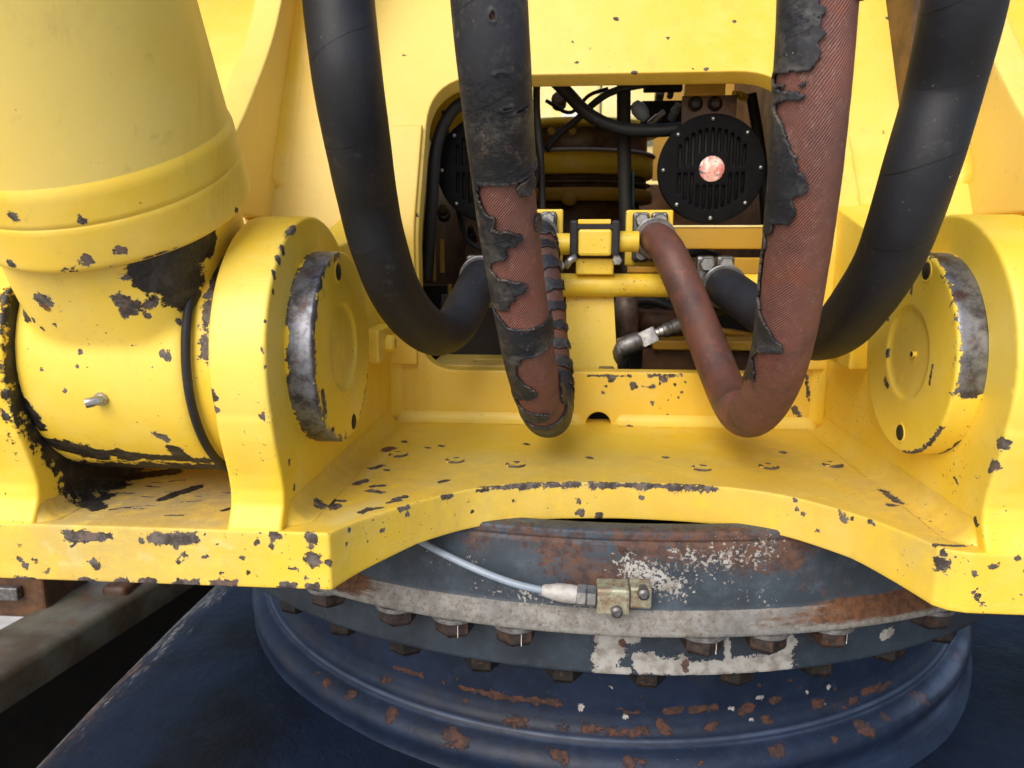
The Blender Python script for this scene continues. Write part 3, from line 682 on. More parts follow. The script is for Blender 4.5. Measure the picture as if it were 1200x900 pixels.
# --- curved bracket plates carrying the boom, left and right of the panel
for sg in (-1, 1):
    xi = .076 + sg * .696; xo = xi + sg * .060
    P = [(1.9, .05), (1.9, .95), (1.78, .95), (1.72, .62), (1.66, .505), (1.589, .403), (1.497, .302), (1.39, .199), (1.27, .12), (1.2, .05)]
    c3, _ = catmull([(a, b, 0) for a, b in P[2:]], .012); P = P[:2] + [(a, b) for a, b, _ in c3]
    V, Fc = slab(P, [], min(xi, xo), max(xi, xo), .009, .004, lambda P, t: np.stack([t, P[:, 0], P[:, 1]], 1))
    make('boom_bracket', V, Fc, M_YP, frame, True, dict(fade_sheen=[S((xi, 1.3, .1), (xi, 1.7, .6), .2, .7)]), weld=1e-5)
    # weld bead where the bracket meets the panel
    pth = [wallpt(xi, s, 0.) for s in (.12, .3, .5, .7, .9)]
    fillet('weld_seam', pth, (-sg, 0, 0), (0, -math.cos(BETA), math.sin(BETA)), .026, M_YP, frame, None, .0005)
    # outer casing wall behind the bracket, tipped forward and darkened to sit in shade
    b2 = MB(); 
    c4, _ = catmull([(xo + sg * .0, 2.3, -.3), (xo + sg * .0, 2.15, .1), (xo, 1.9, .5), (xo, 1.5, 1.0)], .03)
    Vv = []; 
    for q in c4:
        for f in (0, .25, .5, .75, 1.): Vv.append((q[0] + sg * f * .75, q[1] - .25 * f * f, q[2]))
    Ff = [[i * 5 + j, i * 5 + j + 1, (i + 1) * 5 + j + 1, (i + 1) * 5 + j] for i in range(len(c4) - 1) for j in range(4)]
    oo = make('casing_panel', Vv, Ff, M_YD, frame, True)
    so = oo.modifiers.new('s', 'SOLIDIFY'); so.thickness = .02
# --- pin retaining caps with tapped holes
def cap(xface, sg, name, rusts, holes, steel, wr):
    R = .141; Mx = Matrix.Translation((xface, PY + .006, PZ + .006)) @ Matrix.Rotation(sg * PI / 2, 4, 'Y')
    T = .036
    prof = [(0, -.0045), (.056, -.0045), (.062, -.003), (.066, -.0002), (.070, 0), (.137, 0), (.1402, -.001), (.1412, -.0035)]
    prof = [tuple(p) for p in dense(prof, .0045)] + [(.1412, -.0035 - k * .0042) for k in range(1, 9)] + [(.137, -.040), (.137, -.046)]
    n = 260; V = []; Fc = []
    for r, z in prof:
        for i in range(n):
            a = 2 * PI * i / n; V.append(Mx @ Vector((r * math.cos(a), r * math.sin(a), z)))
    for k in range(len(prof) - 1):
        for i in range(n):
            j = (i + 1) % n; Fc.append([k * n + i, k * n + j, (k + 1) * n + j, (k + 1) * n + i][::-1])
    o = make('pin_cap', V, Fc, M_Y, frame, True, dict(steel=steel, wear=wr, rust=rusts, dust=[S((xface, PY - .03, PZ), (xface, PY + .03, PZ - .03), .05, .38)]), weld=1e-6)
    for (u, v, r) in holes:
        p = at(u, v, x=xface)
        m = MB(); m.lathe([(0, -.012), (r * .86, -.012), (r * .86, -.001), (r * .88, .0006), (r * 1.12, .0009), (r * 1.2, .0001)][::1], 28, Matrix.Translation(Vector(p) + Vector((sg * .0003, 0, 0))) @ Matrix.Rotation(sg * PI / 2, 4, 'Y'))
        h_ = m.build('rim', M_Y, o, True, dict(rust=[S(np.array(p), np.array(p), r * .9, .6)]))
        m = MB(); m.lathe([(0, .0), (r * .85, .0), (r * .85, .0004), (0, .0004)], 24, Matrix.Translation(Vector(p) + Vector((sg * .0009, 0, 0))) @ Matrix.Rotation(sg * PI / 2, 4, 'Y'))
        m.build('hole', M_DARK, o, True)
    return o
xf = -.336
def c1(u, v): return at(u, v, x=xf)
def rim(u, v, x): return at(u, v, x=x)
def rimring(xc, a0, a1, n, r, k=1., R=.1412):
    out = []
    for i in range(n):
        a = math.radians(a0 + (a1 - a0) * i / n); b_ = math.radians(a0 + (a1 - a0) * (i + 1) / n)
        out.append(S((xc, PY + .006 + R * math.cos(a), PZ + .006 + R * math.sin(a)), (xc, PY + .006 + R * math.cos(b_), PZ + .006 + R * math.sin(b_)), r, k))
    return out
cap(xf, 1, 'l', [S(c1(378, 340), c1(380, 345), .01, .5)], [(396, 319, .0140), (414, 494, .0140)],
    rimring(xf - .017, 95, 262, 30, .0185, 1.) + rimring(xf - .012, 110, 205, 14, .016, 1.) , [S(c1(378, 460), c1(381, 482), .008, .95), S(c1(424, 487), c1(427, 500), .006, .9), S(c1(437, 430), c1(438, 440), .005, .9), S(c1(389, 505), c1(391, 503), .004), S(c1(404, 420), c1(405, 421), .003)] + rimring(xf, 300, 335, 8, .006, .95))
xf2 = .474
def c2(u, v): return at(u, v, x=xf2)
cap(xf2, -1, 'r', [S(c2(1086, 318), c2(1087, 320), .009, .6)], [(1086, 318, .0130), (1055, 507, .0130), (1069, 415, .0045)],
    rimring(xf2 + .018, 100, 190, 20, .0155, 1.) + rimring(xf2 + .030, 110, 190, 16, .008, 1.), [S(c2(1069, 331), c2(1068, 345), .003), S(c2(1040, 410), c2(1039, 418), .004, .9), S(c2(1093, 428), c2(1089, 450), .0025, .9), S(c2(1037, 445), c2(1040, 452), .005, .9), S(c2(1040, 373), c2(1041, 374), .003), S(at(1150, 432, x=.485), at(1153, 440, x=.485), .010, .95), S(at(1138, 470, x=.485), at(1140, 471, x=.485), .004), S(at(1123, 490, x=.485), at(1124, 491, x=.485), .003)] + rimring(xf2, 215, 262, 10, .0045, .85) + rimring(xf2 + .036, 225, 262, 8, .004, .9))
# small locking blocks behind the caps
for sg, x in ((1, XL), (-1, XR)):
    m = MB(); m.box((min(x, x + sg * .032), 1.30, -.215), (max(x, x + sg * .032), 1.42, -.155), None, .004)
    m.build('locking_block', M_Y, frame, False)
    m = MB(); m.lathe([(0, .016), (.012, .016), (.016, .012), (.0165, 0), (.0165, -.03)], 6, Matrix.Translation((x + sg * .032, 1.36, -.186)) @ Matrix.Rotation(sg * PI / 2, 4, 'Y'))
    sharp(m.build('bolt', M_Y, frame, True))

# ================================================================ BOOM CYLINDER
CX, AL = -.5949, .4946
boom = thing('boom_cylinder', 'thick yellow boom cylinder foot with stepped collar between the left lugs', 'hydraulic cylinder', (CX, PY, PZ))
AX = Vector((0, -math.sin(AL), math.cos(AL)))
MC = Matrix.Translation((CX, PY, PZ)) @ AX.to_track_quat('Z', 'Y').to_matrix().to_4x4()
def revolve(prof, n, M, name, mat, parent, attrs=None):
    V = []; Fc = []
    for r, z in prof:
        for i in range(n): a = 2 * PI * i / n; V.append(M @ Vector((r * math.cos(a), r * math.sin(a), z)))
    for k in range(len(prof) - 1):
        for i in range(n): j = (i + 1) % n; Fc.append([k * n + i, k * n + j, (k + 1) * n + j, (k + 1) * n + i])
    return make(name, V, Fc, mat, parent, True, attrs)
def cp_(u, v):                               # pixel -> front of the tilted cylinder
    d = Vector(ray(u, v)); Mi = MC.inverted(); o_ = Mi @ Vector((0, 0, 0)); e = (Mi.to_3x3() @ d)
    R = .170; A = e.x**2 + e.y**2; B = 2 * (o_.x * e.x + o_.y * e.y); C_ = o_.x**2 + o_.y**2 - R * R; D = max(B * B - 4 * A * C_, 0)
    return np.array(d * ((-B - math.sqrt(D)) / (2 * A)))
CW = [S(cp_(u, v), cp_(u + 3, v + 2), r, .95) for (u, v, r) in ((13, 253, .006), (94, 257, .005), (140, 293, .006), (100, 304, .008), (11, 309, .006), (20, 123, .0035), (108, 142, .002), (234, 109, .002), (177, 183, .002), (218, 243, .002), (277, 246, .004))]
CW += [S(cp_(75, 317), cp_(90, 317), .004, .85), S(cp_(165, 306), cp_(210, 292), .0022, .75), S(cp_(100, 316), cp_(150, 311), .0016, .6)]
prof = dense([(.1656, .332), (.1656, 1.05)], .012)
revolve(prof, 200, MC, 'tube', M_YC, boom, dict(wear=CW, fade_sheen=[S(cp_(30, 40), cp_(120, 180), .14, .7)]))
prof = dense([(.150, .2300), (.163, .2300), (.1682, .2335), (.1692, .239), (.1692, .284), (.1682, .2862), (.1675, .2865), (.1690, .288), (.1690, .322), (.1675, .328), (.1650, .3335)], .006)
revolve(prof, 200, MC, 'collar', M_YC, boom, dict(wear=CW, dust=[S(cp_(100, 300), cp_(250, 260), .03, .2)]))
# foot = barrel round the pin blended into the neck
bm = bmesh.new()
m = MB(); m.lathe([(.150, -.124), (.172, -.124), (.179, -.116), (.179, .100), (.174, .108), (.150, .110)], 96, Matrix.Translation((CX - .002, PY, PZ)) @ Matrix.Rotation(PI / 2, 4, 'Y'))
nk = []; nn = 72
for k in range(13):
    t = k / 12; s_ = .02 + t * .215; e = t**1.1
    for i in range(nn):
        a = 2 * PI * i / nn; ca, sa = math.cos(a), math.sin(a)
        sq = (abs(ca)**(2 + 3 * (1 - e)) + abs(sa)**(2 + 3 * (1 - e)))**(-1 / (2 + 3 * (1 - e)))
        rx_ = (.112 + (.146 - .112) * e**1.6) * sq * ca; ry_ = (.135 + (.155 - .135) * e) * sq * sa
        nk.append(MC @ Vector((rx_, ry_, s_)))
Fn = [[k * nn + i, k * nn + (i + 1) % nn, (k + 1) * nn + (i + 1) % nn, (k + 1) * nn + i] for k in range(12) for i in range(nn)]
Fn += [list(range(nn))[::-1], [12 * nn + i for i in range(nn)]]
m.add(nk, Fn)
tmp = make('foot', m.v, m.f, M_YC, None, True, loc=(0, 0, 0), weld=1e-6)
rmod = tmp.modifiers.new('r', 'REMESH'); rmod.mode = 'VOXEL'; rmod.voxel_size = .0055; rmod.use_smooth_shade = True
smod = tmp.modifiers.new('s', 'SMOOTH'); smod.iterations = 9; smod.factor = .6
dg = bpy.context.evaluated_depsgraph_get(); dg.update()
me2 = bpy.data.meshes.new_from_object(tmp.evaluated_get(dg)); old = tmp.data
bpy.data.objects.remove(tmp); bpy.data.meshes.remove(old); WLOC.pop('foot', None)
me2.name = 'foot'
foot = bpy.data.objects.new('foot', me2); 
me2.transform(Matrix.Translation((-CX, -PY, -PZ))); link(foot, boom, (CX, PY, PZ))
me2.materials.clear(); me2.materials.append(M_Y)
from mathutils.bvhtree import BVHTree
def bvh(o):
    P_ = world_verts(o); return BVHTree.FromPolygons(P_.tolist(), [list(p.vertices) for p in o.data.polygons])
_bf = bvh(foot)
def fo(u, v):                                # pixel -> where it meets the foot casting
    h_ = _bf.ray_cast(Vector((0, 0, 0)), Vector(ray(u, v)).normalized())[0]
    return np.array(h_) if h_ is not None else at(u, v, y=.91)
FWr = [S(fo(u, v), fo(u + a, v + b_), r, .98) for (u, v, a, b_, r) in ((46, 350, 8, 3, .010), (49, 356, 2, 2, .006), (141, 352, 6, 5, .011), (148, 356, 8, 4, .012), (143, 362, 4, 8, .005), (28, 366, 2, 1, .005), (31, 373, 3, 0, .006), (39, 374, 1, 3, .003), (50, 385, 1, 1, .004), (146, 325, 5, -1, .006), (173, 358, 8, -5, .006), (173, 369, 1, 2, .005), (192, 415, 4, 2, .007), (63, 380, 1, 1, .003), (94, 412, 1, 1, .003), (49, 432, 1, 1, .003), (183, 509, 6, 2, .006), (190, 513, 6, 3, .006), (75, 457, 1, 2, .004), (208, 376, 2, 2, .004), (90, 428, 1, 1, .002), (120, 340, 1, 1, .002))]
FG = [S(fo(165, 322), fo(225, 300), .013, 1), S(fo(185, 325), fo(222, 325), .026, 1), S(fo(205, 300), fo(225, 290), .03, 1), S(fo(160, 312), fo(166, 330), .012, 1), S(fo(205, 345), fo(225, 350), .018, 1), S(fo(220, 290), fo(245, 283), .02, 1), S(fo(5, 380), fo(12, 430), .012, 1), S(fo(12, 430), fo(40, 500), .014, 1),
      S((-.72, .93, -.27), (-.66, .935, -.285), .012, 1), S(fo(60, 520), fo(120, 536), .012, 1.), S(fo(95, 528), fo(240, 540), .010, .95), S(fo(140, 532), fo(150, 536), .016, .9), S(fo(205, 528), fo(215, 535), .013, .9), S((-.72, 1.0, -.34), (-.48, 1.0, -.34), .045, 1)]
wear(foot, 'wear', FWr); wear(foot, 'grease', FG); wear(foot, 'dust', [S(fo(30, 325), fo(120, 325), .03, .3)]); wear(foot, 'rust', [S(fo(54, 360), fo(57, 362), .006, .8), S(fo(145, 360), fo(147, 362), .004, .5)]); wear(foot, 'fade_sheen', [S(fo(70, 400), fo(150, 430), .07, .4)])
# seal ring and spacer
Mxp = Matrix.Translation((-.478, PY, PZ)) @ Matrix.Rotation(PI / 2, 4, 'Y')
m = MB(); rp = [(.180 + .0058 * math.cos(a), -.006 + .0058 * math.sin(a)) for a in np.linspace(0, 2 * PI, 13)]
revolve(rp, 120, Mxp, 'seal_ring', M_BLK, boom)
sg_ = [S((-.462, PY - .17 * math.cos(a), PZ + .17 * math.sin(a)), (-.462, PY - .17 * math.cos(a + .12), PZ + .17 * math.sin(a + .12)), .011, .85) for a in (1.25, 1.05, .8, .55, .35, .1)]
revolve([(.150, -.012), (.1705, -.012), (.171, .002), (.171, .008), (.171, .013), (.171, .018), (.171, .024), (.171, .029), (.150, .030)], 120, Mxp, 'spacer_ring', M_Y, boom, dict(wear=sg_, grease=[S((-.462, PY - .05, PZ + .15), (-.462, PY - .11, PZ + .11), .02, .9)]))
Mxq = Matrix.Translation((-.722, PY, PZ)) @ Matrix.Rotation(PI / 2, 4, 'Y')
revolve([(.178 + .0062 * math.cos(a), .0 + .0062 * math.sin(a)) for a in np.linspace(0, 2 * PI, 13)], 120, Mxq, 'seal_ring', M_BLK, boom)
# grease nipple
p = Vector(fo(117, 468)); m = MB()
m.tube([p + Vector((.004, .004, 0)), p + Vector((.003, -.010, .001)), p + Vector((-.002, -.014, -.001)), p + Vector((-.008, -.016, -.002))], .0065, 10)
m.lathe([(0, .0), (.009, 0), (.0095, .003), (.008, .006), (0, .0065)], 10, Matrix.Translation(p + Vector((.003, 0, .001))) @ Matrix.Rotation(PI / 2, 4, 'X'))
sharp(m.build('grease_nipple', M_STEEL, boom, True))

# ================================================================ SLEW RING AND UNDERCARRIAGE
RC = (.088, 2.281)
fine_a = np.r_[np.linspace(-1.25, 1.25, 560), np.linspace(1.25, 2 * PI - 1.25, 60)[1:-1]]
ring = thing('slew_ring', 'slate grey slewing ring with bolt heads and rust under the yellow frame', 'slewing ring', (RC[0], RC[1], -.592))
prof = dense([(1.172, -.50), (1.176, -.428), (1.209, -.428), (1.212, -.431), (1.212, -.4420), (1.2095, -.4432), (1.2095, -.4450), (1.2125, -.4465), (1.216, -.550), (1.218, -.553), (1.2275, -.574), (1.2285, -.5895), (1.226, -.592), (1.14, -.592)], .0055)
V, Fc = lathe_np(prof, RC, fine_a)
def rg(u, v): return cyl(u, v, RC, 1.222)
def z_between(P, z0, z1, R0=1.2, soft=.002):
    r = np.hypot(P[:, 0] - RC[0], P[:, 1] - RC[1])
    return np.clip((P[:, 2] - z0) / soft, 0, 1) * np.clip((z1 - P[:, 2]) / soft, 0, 1) * (r > R0)
def f_silver(P): return z_between(P, -.598, -.549, 1.20, .006)
def f_rustedge(P):
    u, v = pix(P); k = z_between(P, -.602, -.540, 1.2, .008)
    ang = np.arctan2(P[:, 0] - RC[0], RC[1] - P[:, 1])
    g1 = 1.1 * np.exp(-((ang - math.atan2(*(lambda q: (q[0] - RC[0], RC[1] - q[1]))(rg(1080, 715)))) / .21)**2)
    g2 = .95 * np.exp(-((ang - math.atan2(*(lambda q: (q[0] - RC[0], RC[1] - q[1]))(rg(405, 700)))) / .055)**2)
    return k * np.clip(np.maximum(g1, g2) * 1.15, 0, 1) * np.clip((P[:, 2] + .590) / .016, .0, 1)
RUSTY = [S(rg(520, 640), rg(560, 625), .03, .3), S(rg(600, 640), rg(640, 660), .04, .45), S(rg(660, 650), rg(720, 690), .05, .75), S(rg(740, 640), rg(940, 640), .035, .8), S(rg(860, 650), rg(930, 655), .03, .8), S(rg(560, 630), rg(600, 625), .04, .5), S(rg(700, 620), rg(860, 620), .03, .55), S(rg(950, 690), rg(1000, 690), .03, .4), S(rg(670, 690), rg(720, 670), .03, .7)]
CREAM = [S(rg(505, 650), rg(560, 660), .014, .30), S(rg(740, 665), rg(790, 690), .028, .50), S(rg(770, 680), rg(700, 705), .020, .42), S(rg(800, 660), rg(900, 650), .03, .40), S(rg(860, 690), rg(900, 700), .03, .22), S(rg(610, 700), rg(680, 705), .02, .38), S(rg(560, 690), rg(600, 705), .02, .25)]
make('upper_flange', V, Fc, M_RING, ring, True, dict(rust=RUSTY, cream=CREAM, silver=f_silver, rustedge=f_rustedge, rustpatch=[S(rg(726, 646), rg(733, 650), .010, .85), S(rg(700, 660), rg(712, 655), .008, .7)]))
prof = dense([(1.08, -.594), (1.1465, -.594), (1.148, -.5955), (1.148, -.7035), (1.1465, -.705), (1.0, -.705)], .0055)
V, Fc = lathe_np(prof, RC, fine_a)
def mg(u, v): return cyl(u, v, RC, 1.148)
CR2 = [S(mg(712, 752), mg(712, 786), .016, 1.), S(mg(704, 772), mg(722, 764), .014, 1.), S(mg(700, 786), mg(735, 787), .008, .9), S(mg(703, 749), mg(745, 749), .007, .9), S(mg(748, 771), mg(752, 782), .010, 1.), S(mg(755, 779), mg(800, 783), .014, 1.), S(mg(762, 770), mg(765, 772), .008, .9), S(mg(800, 784), mg(860, 782), .011, 1.), S(mg(860, 780), mg(920, 776), .014, 1.), S(mg(918, 772), mg(924, 755), .010, 1.), S(mg(800, 770), mg(801, 776), .006, .9), S(mg(852, 750), mg(853, 772), .005, .85), S(mg(926, 748), mg(928, 752), .009, .9), S(mg(1036, 744), mg(1042, 742), .009, .8)]
make('lower_ring', V, Fc, M_MID, ring, True, dict(cream=CR2, rustpatch=[S(mg(803, 778), mg(804, 786), .006, .9), S(mg(728, 752), mg(730, 754), .006, .9)]))
# bolts: one mesh per finish, shared
def hexmesh(r, h, chamf, name, mat, washer=None):
    bm = bmesh.new(); vs = []
    prof = [(0, -h), (r * .80, -h), (r * .93, -h + chamf * .45), (r, -h + chamf), (r, 0)]
    m = MB(); m.lathe(prof, 6)
    # chamfer ring as a circle would cut it: keep the six faces flat
    me = bpy.data.meshes.new(name); me.from_pydata([tuple(v) for v in m.v], [], m.f); me.materials.append(mat); me.update()
    return me
hexU = hexmesh(.0335, .027, .008, 'bolt_head', M_BOLT); hexL = hexmesh(.0335, .034, .009, 'bolt_head', M_BOLTD)
wm = MB(); wm.lathe([(0, -.010), (.0355, -.010), (.0385, -.007), (.039, 0), (0, 0)], 36)
wme = bpy.data.meshes.new('washer'); wme.from_pydata([tuple(v) for v in wm.v], [], wm.f); wme.materials.append(M_WASH); wme.polygons.foreach_set('use_smooth', [False] * len(wme.polygons))
mk = MB(); mk.box((-.0005, -.0296, -.034), (.0005, -.0285, -.013)); mkm = bpy.data.meshes.new('paint_mark'); mkm.from_pydata([tuple(v) for v in mk.v], [], mk.f); mkm.materials.append(M_WHITE)
def ang_of(u, R, z):
    A = np.linspace(-1.4, 1.4, 2801); P = np.stack([RC[0] + R * np.sin(A), RC[1] - R * np.cos(A), np.full_like(A, z)], 1)
    uu, _ = pix(P); return A[np.argmin(np.abs(uu - u))]
def bolt_at(a, R, z, me, washer, mark=None):
    p = Vector((RC[0] + R * math.sin(a), RC[1] - R * math.cos(a), z)); ph = random.uniform(0, 1.04)
    if mark is not None: ph = mark
    b_ = inst('bolt', me, ring, p - Vector((0, 0, .010 if washer else 0)), (0, 0, a + ph))
    if washer: inst('washer', wme, b_, p, (0, 0, -ph)); 
    if mark is not None: inst('paint_mark', mkm, b_, p, (0, 0, 0))
up_us = [325, 386, 467, 533, 605, 822, 896, 970, 1088, 1158]
for u in up_us:
    bolt_at(ang_of(u, 1.192, -.61), 1.192, -.592, hexU, True, {533: .52, 605: .50, 822: .62, 970: .75}.get(u))
for k in range(3, 26): 
    for sg in (-1, 1):
        a = ang_of(970 if sg > 0 else 467, 1.188, -.61) + sg * (.105 * k)
        if abs(a) > .85: bolt_at(a, 1.192, -.592, hexU, True)
lo_us = [348, 405, 478, 566, 661, 758, 860, 955, 1036, 1098]
for u in lo_us: bolt_at(ang_of(u, 1.106, -.73), 1.106, -.705, hexL, False)

under = thing('undercarriage', 'dark navy undercarriage with round flanged pedestal below the slewing ring', 'undercarriage', (RC[0], RC[1], -1.3))
prof = dense([(1.04, -.700), (1.036, -.704), (.985, -.80), (.984, -.895), (.990, -.920), (.998, -.929), (1.0030, -.931), (1.0060, -.934), (1.0065, -.9385), (1.010, -.9410), (1.020, -.945), (1.034, -.953), (1.043, -.963), (1.047, -.975), (1.045, -.987), (1.040, -1.0), (1.038, -1.015), (1.045, -1.035), (1.07, -1.055)], .009)
V, Fc = lathe_np(prof, RC, fine_a)
def ng(u, v, R=.985): return cyl(u, v, RC, R)
RP = [S(ng(u0, v0), ng(u1, v1), r, .92) for (u0, v0, u1, v1, r) in ((540, 806, 575, 814, .006), (575, 814, 605, 820, .009), (608, 819, 655, 825, .008), (462, 783, 495, 792, .006), (600, 845, 614, 848, .016), (650, 852, 664, 852, .010), (686, 852, 715, 857, .011), (715, 858, 755, 858, .013), (774, 848, 785, 860, .010), (780, 835, 798, 831, .008), (735, 836, 750, 834, .005), (722, 832, 730, 833, .004), (810, 832, 838, 829, .008), (822, 856, 836, 848, .009), (870, 832, 880, 828, .011), (790, 861, 798, 860, .007), (955, 825, 962, 822, .010), (975, 832, 1000, 820, .012), (1010, 810, 1040, 800, .010), (1070, 790, 1080, 785, .008), (905, 822, 912, 820, .008), (450, 797, 458, 796, .008), (895, 842, 900, 848, .01), (930, 842, 925, 846, .008))]
RP += [(lambda q: S(q, q + np.array([random.uniform(-.012, .012), 0, 0]), random.uniform(.0015, .0045), .9))(ng(random.uniform(400, 1090), random.uniform(790, 862))) for _ in range(60)]
RL_ = [S(ng(u0, v0, 1.03), ng(u1, v1, 1.03), r, .92) for (u0, v0, u1, v1, r) in ((388, 782, 395, 785, .012), (398, 795, 402, 800, .014), (404, 800, 410, 812, .014), (370, 785, 373, 786, .011), (382, 798, 384, 800, .009), (456, 828, 460, 840, .014), (462, 848, 490, 855, .009), (482, 832, 495, 836, .007), (528, 862, 545, 870, .016), (650, 884, 665, 890, .012), (690, 870, 700, 874, .007), (1010, 850, 1016, 858, .016), (1036, 838, 1040, 845, .009), (1075, 815, 1082, 822, .014), (1118, 765, 1125, 772, .014), (975, 867, 978, 869, .009), (905, 882, 915, 880, .012), (750, 893, 756, 895, .008), (820, 893, 825, 894, .01), (735, 890, 740, 893, .011), (434, 820, 436, 824, .006))]
CN = [S(ng(u, v), ng(u + a, v), r * .62, .95) for (u, v, a, r) in ((667, 790, 1, .003), (716, 807, 1, .0035), (680, 828, 3, .004), (679, 833, 3, .003), (731, 840, 4, .004), (668, 848, 5, .005), (610, 843, 8, .003), (838, 806, 3, .003), (856, 831, 3, .006), (878, 843, 2, .007), (970, 806, 3, .005), (945, 812, 2, .004), (965, 825, 2, .005), (888, 818, 6, .004), (520, 803, 4, .003), (985, 835, 4, .005), (545, 772, 0, .004))]
_q = ng(1108, 785, 1.03); _AL = math.atan2(_q[0] - RC[0], RC[1] - _q[1])
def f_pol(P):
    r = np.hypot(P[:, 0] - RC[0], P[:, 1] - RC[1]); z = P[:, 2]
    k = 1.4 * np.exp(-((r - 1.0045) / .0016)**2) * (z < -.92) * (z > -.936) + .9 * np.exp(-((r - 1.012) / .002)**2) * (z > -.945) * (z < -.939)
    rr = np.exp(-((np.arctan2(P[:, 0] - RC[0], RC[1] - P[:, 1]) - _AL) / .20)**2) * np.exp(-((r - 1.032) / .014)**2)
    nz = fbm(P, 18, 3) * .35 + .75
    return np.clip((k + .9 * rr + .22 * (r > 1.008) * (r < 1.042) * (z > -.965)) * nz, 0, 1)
make('pedestal', V, Fc, M_NAVY, under, True, dict(rustpatch=RP + RL_, cream=CN, polish_glint=f_pol))
# cast body: rounded slab running out under the pedestal
xs = np.r_[np.linspace(-1.235, -1.0, 34), np.linspace(-.98, 2.6, 90)]; ys = np.linspace(.15, 4.2, 70)
X_, Y_ = np.meshgrid(xs, ys, indexing='ij'); r = np.hypot(X_ - RC[0], Y_ - RC[1])
Zs = -1.040 - .17 * np.clip((-1.0 - X_) / .235, 0, 1)**2.2 - .10 * np.clip((r - 1.25) / 1.1, 0, 1)**1.3 - .02 * np.sin(X_ * 3)
nzb = fbm(np.stack([X_.ravel(), Y_.ravel(), Zs.ravel()], 1), 4, 3).reshape(X_.shape) * .006
V = np.stack([X_, Y_, Zs + nzb], 2).reshape(-1, 3); n = len(ys)
Fc = [[i * n + j, (i + 1) * n + j, (i + 1) * n + j + 1, i * n + j + 1] for i in range(len(xs) - 1) for j in range(n - 1)]
b0 = len(V); bot = [[x, y, -1.75] for (x, y) in ((xs[0], ys[0]), (xs[-1], ys[0]), (xs[-1], ys[-1]), (xs[0], ys[-1]))]
V = np.vstack([V, bot])
Fc.append([j for j in range(n)][::-1][:0] or [0, b0, b0 + 3] + [j for j in range(n - 1, 0, -1)])
Fc.append([b0, 0] + [i * n for i in range(1, len(xs))] + [b0 + 1])
def bd(u, v): return at(u, v, z=-1.075)
make('cast_body', V, Fc, M_BODY, under, True, dict(rust=[S(bd(60, 880), bd(150, 790), .09, .55), S(bd(160, 790), bd(165, 770), .03, .6), S(bd(1090, 850), bd(1120, 845), .05, .3)], rustpatch=[S(bd(140, 845), bd(155, 825), .02, .75), S(bd(1080, 855), bd(1100, 845), .02, .5)], edgewear_glint=[S(bd(-60, 905) - np.array([0, 0, .05]), bd(205, 700) - np.array([0, 0, .05]), .15, 1.)]))
# dusty side frame of the track, left
trk = thing('track_frame', 'dusty olive track side frame seen at the lower left corner', 'track frame', (-1.8, 2.2, -1.5))
A_ = at(0, 738, z=-1.30); B_ = at(96, 686, z=-1.30)
dirv = (B_ - A_)[:2] / np.linalg.norm((B_ - A_)[:2]); nrm2 = np.array([dirv[1], -dirv[0]])
prof = [(-.02, -.30), (-.004, -.006), (0, 0), (.07, -.002), (.14, -.005), (.205, -.010), (.222, -.020), (.230, -.04), (.232, -.13)]
V = []; L_ = np.linspace(-.8, 1.9, 40)
for l in L_:
    for a, b_ in prof: V.append((A_[0] + dirv[0] * l + nrm2[0] * a, A_[1] + dirv[1] * l + nrm2[1] * a, -1.30 + b_))
n = len(prof); Fc = [[i * n + j, (i + 1) * n + j, (i + 1) * n + j + 1, i * n + j + 1] for i in range(len(L_) - 1) for j in range(n - 1)]
make('beam', V, Fc, M_OLIVE, trk, True)
V = []
for l in (-1.2, 3.2):
    for a, b_ in ((.230, -.12), (.234, -.3), (.28, -1.09), (1.3, -1.09)): V.append((A_[0] + dirv[0] * l + nrm2[0] * a, A_[1] + dirv[1] * l + nrm2[1] * a, -1.30 + b_))
make('gap_shade', V, [[0, 4, 5, 1], [1, 5, 6, 2], [2, 6, 7, 3]], M_DARK, trk, False)  # black sheet stands in for the deep shade of the gap
m = MB(); q = at(122, 695, z=-1.29); m.box((q[0] - .03, q[1] + .02, -1.40), (q[0] + .07, q[1] + .5, -1.275), None, .02); m.build('end_block', M_BROWN, trk, True)
stp = thing('side_step', 'brown rusty step behind the track frame at the left edge', 'step', tuple(at(25, 688, y=2.3)))
m = MB(); q = at(22, 700, y=2.35); m.box((q[0] - .35, q[1], q[2] - .08), (q[0] + .10, q[1] + .25, q[2] + .30), None, .01); m.build('tread', M_BROWN, stp)
m = MB(); m.box((q[0] - .35, q[1] - .03, q[2] + .0), (q[0] + .02, q[1] - .001, q[2] + .05), None, .005); m.build('edge_strip', M_STEELD, stp)
blu = thing('valve_cover', 'small blue rounded cover peeping out beyond the left edge lug', 'cover', tuple(at(4, 560, y=1.6)))
m = MB(); q = at(2, 562, y=1.6); m.lathe([(0, .05), (.05, .05), (.06, .04), (.062, -.1), (.0, -.1)], 24, Matrix.Translation(Vector(q)) @ Matrix.Rotation(PI / 2.2, 4, 'X')); m.build('shell', simple('blue_cover_paint', (.03, .07, .17), (.02, .05, .12), .35), blu, True)
m = MB(); m.box((q[0] - .4, q[1] - .05, q[2] - .16), (q[0] + .04, q[1] + .2, q[2] - .055), None, .006); m.build('base', M_PALE, blu)

